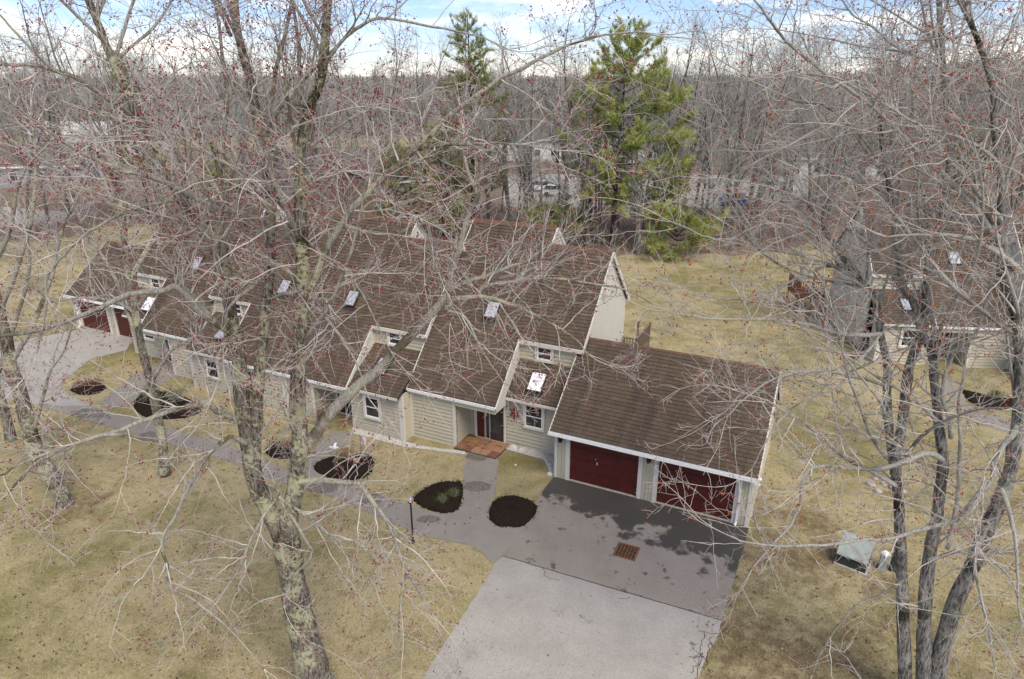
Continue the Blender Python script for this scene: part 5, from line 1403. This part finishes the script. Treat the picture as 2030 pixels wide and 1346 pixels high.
def car(label, c_, ang, paint):
    t = thing('parked_car', label, 'car', (c_[0], c_[1], 0), 'cars in the far car park')
    ca, sa = math.cos(ang), math.sin(ang); X = lambda u, v, z: (c_[0] + u * ca - v * sa, c_[1] + u * sa + v * ca, z + 0.012)
    pr = [(-2.2, .32), (2.2, .32), (2.25, .62), (2.1, .82), (1.2, .92), (-2.15, .95), (-2.25, .6)]
    MB().prism([X(u, -.86, z) for u, z in pr], np.array(X(0, 1.72, 0)) - np.array(X(0, 0, 0))).build('body', paint, t)
    cb = MB().hexa([X(-1.9, -.8, .945), X(1.2, -.8, .925), X(1.2, .8, .925), X(-1.9, .8, .945), X(-1.35, -.62, 1.45), X(.45, -.62, 1.45), X(.45, .62, 1.45), X(-1.35, .62, 1.45)]).build('window', 'glass', t)
    MB().hexa([X(-1.38, -.66, 1.43), X(.48, -.66, 1.43), X(.48, .66, 1.43), X(-1.38, .66, 1.43), X(-1.3, -.58, 1.50), X(.4, -.58, 1.50), X(.4, .58, 1.50), X(-1.3, .58, 1.50)]).build('roof', paint, t)
    for u in (-1.35, 1.35):
        for s_ in (-1, 1):
            MB().tube([X(u, s_ * .70, .32), X(u, s_ * .90, .32)], .32, 14).build('wheel', 'tyre', t)
for lab, Y, x, an, pt in (('blue car in the car park behind the dark tree trunk', 85, 1462, 0.6, 'car_blue'), ('white car in the car park below the pale house', 92, 1105, 0.3, 'car_white'), ('white car second from the left in the far car park', 96, 1075, 0.3, 'car_white'), ('grey car in the car park seen between pine trunks', 88, 1265, 0.3, 'car_grey'), ('white car in the car park right of the blue one', 96, 1540, 0.5, 'car_white')):
    p = YX(Y, x); car(lab, p, an, pt)

# ------------------------------------------------------------------ shrubs and small growth
def shrub(label, px, py, r, h, mat, n=260, seed=1, name='shrub', stems=True):
    global rng
    rng = np.random.default_rng(seed); p = G(px, py)
    t = thing(name, label, 'shrub', (p[0], p[1], 0))
    k = 40; a = rng.uniform(0, 6.28, k); tl = rng.uniform(0.1, 0.6, k)
    D = np.stack([np.cos(a) * tl * r / h, np.sin(a) * tl * r / h, np.ones(k)], 1)
    P = grow(np.repeat(np.array([[p[0], p[1], 0.03]]), k, 0) + rng.normal(0, r * 0.2, (k, 3)) * [1, 1, 0], D, rng.uniform(0.7, 1.1, k) * h, 5, 0.1, lambda q: 0.0)
    V, F = tubes(P, taper(np.full(k, 0.007), np.full(k, 0.003), 6), 3); mesh_np('stems', V, F, 'twig_fine', t)
    pos, tan, _, _ = sample(P, taper(np.full(k, 0.007), np.full(k, 0.003), 6), n / (k * h), 0.25, 1.0)
    V, F = needles(pos, tan, 0.09, 5); mesh_np('leaves', V, F, mat, t, np.clip(rng.random(len(F)), 0, 1), kind='stuff')
    return t
MAT['shrub_green'] = MAT['leaf_green']
shrub('left small yellow-green shrub in the black mulch bed', 877, 1002, 0.26, 0.42, 'leaf_green', seed=41)
shrub('right small yellow-green shrub in the black mulch bed', 899, 990, 0.24, 0.42, 'leaf_green', seed=42)
shrub('round clump of dry brown ornamental grass in the mulch bed', 688, 915, 0.75, 0.6, 'leaf_straw', n=900, seed=43, name='ornamental_grass')
shrub('rusty low shrub on the grass island by the side driveway', 165, 770, 0.5, 0.45, 'leaf_rust', n=500, seed=44)
shrub('rusty shrub beside the other one on the grass island', 192, 768, 0.45, 0.45, 'leaf_rust', n=500, seed=45)
shrub('green rounded shrub before the middle townhouses', 300, 795, 0.8, 0.9, 'leaf_green', n=900, seed=46)
shrub('second green shrub in the long mulch bed', 350, 800, 0.7, 0.8, 'leaf_green', n=800, seed=47)
shrub('dark rusty shrub by the second townhouse door', 640, 842, 0.6, 0.8, 'leaf_rust', n=600, seed=48)
shrub('dry straw shrub under the big maple beside the footpath', 565, 893, 0.55, 0.5, 'leaf_straw', n=500, seed=49)
shrub('leafless twiggy bush on the lawn behind the garage', 1320, 660, 1.4, 1.6, 'leaf_straw', n=160, seed=50)
shrub('dark low shrub beside the neighbouring gable foot', 1690, 720, 0.7, 0.7, 'leaf_rust', n=400, seed=51)
shrub('green clump at the path bend by the right edge', 1975, 790, 0.6, 0.4, 'leaf_green', n=500, seed=52)
# undergrowth along the wood edge: one thicket
rng = np.random.default_rng(60)
n = 700; xs = rng.uniform(-200, 2200, n); Ys = 56 + rng.random(n) * 38
S = np.array([YX(a_, c_) for a_, c_ in zip(Ys, xs)]); ok = np.array([not (x > 1560 and Y < 66) for x, Y in zip(xs, Ys)])
S = np.repeat(S[ok], 4, 0) + rng.normal(0, 0.4, (ok.sum() * 4, 3)) * [1, 1, 0]
P = grow(S, np.stack([rng.normal(0, .35, len(S)), rng.normal(0, .35, len(S)), np.ones(len(S))], 1), rng.uniform(0.8, 3.2, len(S)), 5, 0.1, lambda q: 0.02)
Rr = taper(np.full(len(S), 0.018), np.full(len(S), 0.006), 6)
pos, tan, r, t_ = sample(P, Rr, 1.4, 0.3, 1.0)
P2 = grow(pos, side_dir(tan, 30, 60, 0.2), rng.uniform(0.3, 1.0, len(pos)), 2, 0.1, lambda q: 0.03)
V, F = join([tubes(P, Rr, 3), tubes(P2, taper(np.full(len(pos), 0.009), np.full(len(pos), 0.005), 3), 3)])
tag(mesh_np('undergrowth', V, F, 'wood_twig'), 'brown brushy undergrowth along the edge of the wood', 'undergrowth', kind='stuff')

# fallen red buds on lawn and paving, and grass blades on the near lawn
rng = np.random.default_rng(90)
q = bpA[rng.integers(0, len(bpA), 2600)]; q = q + rng.normal(0, 0.8, q.shape); q[:, 2] = 0.028
V, F = bud_mesh(q, np.full(len(q), 0.022)); tag(mesh_np('fallen_buds', V, F, 'bud_red'), 'scattered red fallen maple flowers on lawn and paving', 'fallen flowers', kind='stuff')
n = 5200
q = np.array([G(a_, c_) for a_, c_ in zip(rng.uniform(-20, 2050, n), 560 + 790 * rng.random(n))]); keepq = (q[:, 0] < -35) | (q[:, 0] > 7.7) | (q[:, 1] < -0.6) | (q[:, 1] > 9)
keepq &= ~((q[:, 0] > -1.5) & (q[:, 0] < 7) & (rng.random(n) < 0.93)); q = q[keepq]; n = len(q); q[:, 2] = 0.035
an = rng.uniform(0, 6.28, n); L = rng.uniform(0.02, 0.05, n)
e1 = np.stack([np.cos(an) * L, np.sin(an) * L, rng.normal(0, .012, n)], 1); e2 = np.stack([-np.sin(an) * L * .6, np.cos(an) * L * .6, rng.normal(0, .012, n)], 1)
V = np.stack([q - e1, q + e2, q + e1, q - e2], 1).reshape(-1, 3)
tag(mesh_np('fallen_leaves', V, np.arange(n * 4).reshape(-1, 4), 'leaf_litter_bits', tone=rng.random(n)), 'brown dead leaves scattered over the lawns', 'dead leaves', kind='stuff')
n = 260; q = np.array([G(a_, c_) for a_, c_ in zip(rng.uniform(0, 2030, n), 760 + 590 * rng.random(n))]); keepq = (q[:, 1] < -1.0) & ((q[:, 0] < -1.5) | (q[:, 0] > 7.5)); q = q[keepq]; q[:, 2] = 0.03
an = rng.uniform(0, 6.28, len(q)); P = grow(q, np.stack([np.cos(an), np.sin(an), np.zeros(len(q))], 1), rng.uniform(0.15, 0.7, len(q)), 3, 0.15, lambda u: 0.0); P[:, :, 2] = 0.03
V, F = tubes(P, taper(np.full(len(q), 0.006), np.full(len(q), 0.003), 4), 3)
tag(mesh_np('fallen_twigs', V, F, 'twig'), 'small broken twigs lying on the lawn', 'twigs', kind='stuff')
def in_poly(p, poly):
    x, y = p[:, 0], p[:, 1]; r = np.zeros(len(p), bool); j = len(poly) - 1
    for i in range(len(poly)):
        xi, yi = poly[i]; xj, yj = poly[j]
        c_ = ((yi > y) != (yj > y)) & (x < (xj - xi) * (y - yi) / (yj - yi + 1e-12) + xi); r ^= c_; j = i
    return r
n = 150000
px_ = np.stack([rng.uniform(-40, 2070, n), 560 + 800 * rng.random(n) ** 0.8], 1)
gp = np.array([G(a_, c_) for a_, c_ in px_])
bad = np.zeros(n, bool)
for poly in (drive_new, road, path, lot): bad |= in_poly(px_, poly)
bad |= (gp[:, 0] > -34.5) & (gp[:, 0] < 7.6) & (gp[:, 1] > -1.2) & (gp[:, 1] < 9)
bad |= in_poly(gp, [NX(0.3, 0, 0)[:2], NX(-15, -1.5, 0)[:2], NX(-15, 9, 0)[:2], NX(0.3, 9, 0)[:2]])
gp = gp[~bad]; n = len(gp)
d = unit(np.stack([rng.normal(0, .7, n), rng.normal(0, .7, n), np.full(n, .8)], 1)); sd = unit(np.cross(d, rng.normal(0, 1, (n, 3))))
L = rng.uniform(0.03, 0.075, n)[:, None]; gp[:, 2] = 0.0
V = np.stack([gp - sd * .006, gp + sd * .006, gp + d * L], 1).reshape(-1, 3)
tag(mesh_np('grass_blades', V, np.arange(n * 3).reshape(-1, 3), 'grass_blades', tone=rng.beta(2.2, 1.6, n)), 'dry tan grass blades of the lawn', 'grass', kind='stuff')

if False:
    print(sum(len(m.polygons) for m in bpy.data.meshes))
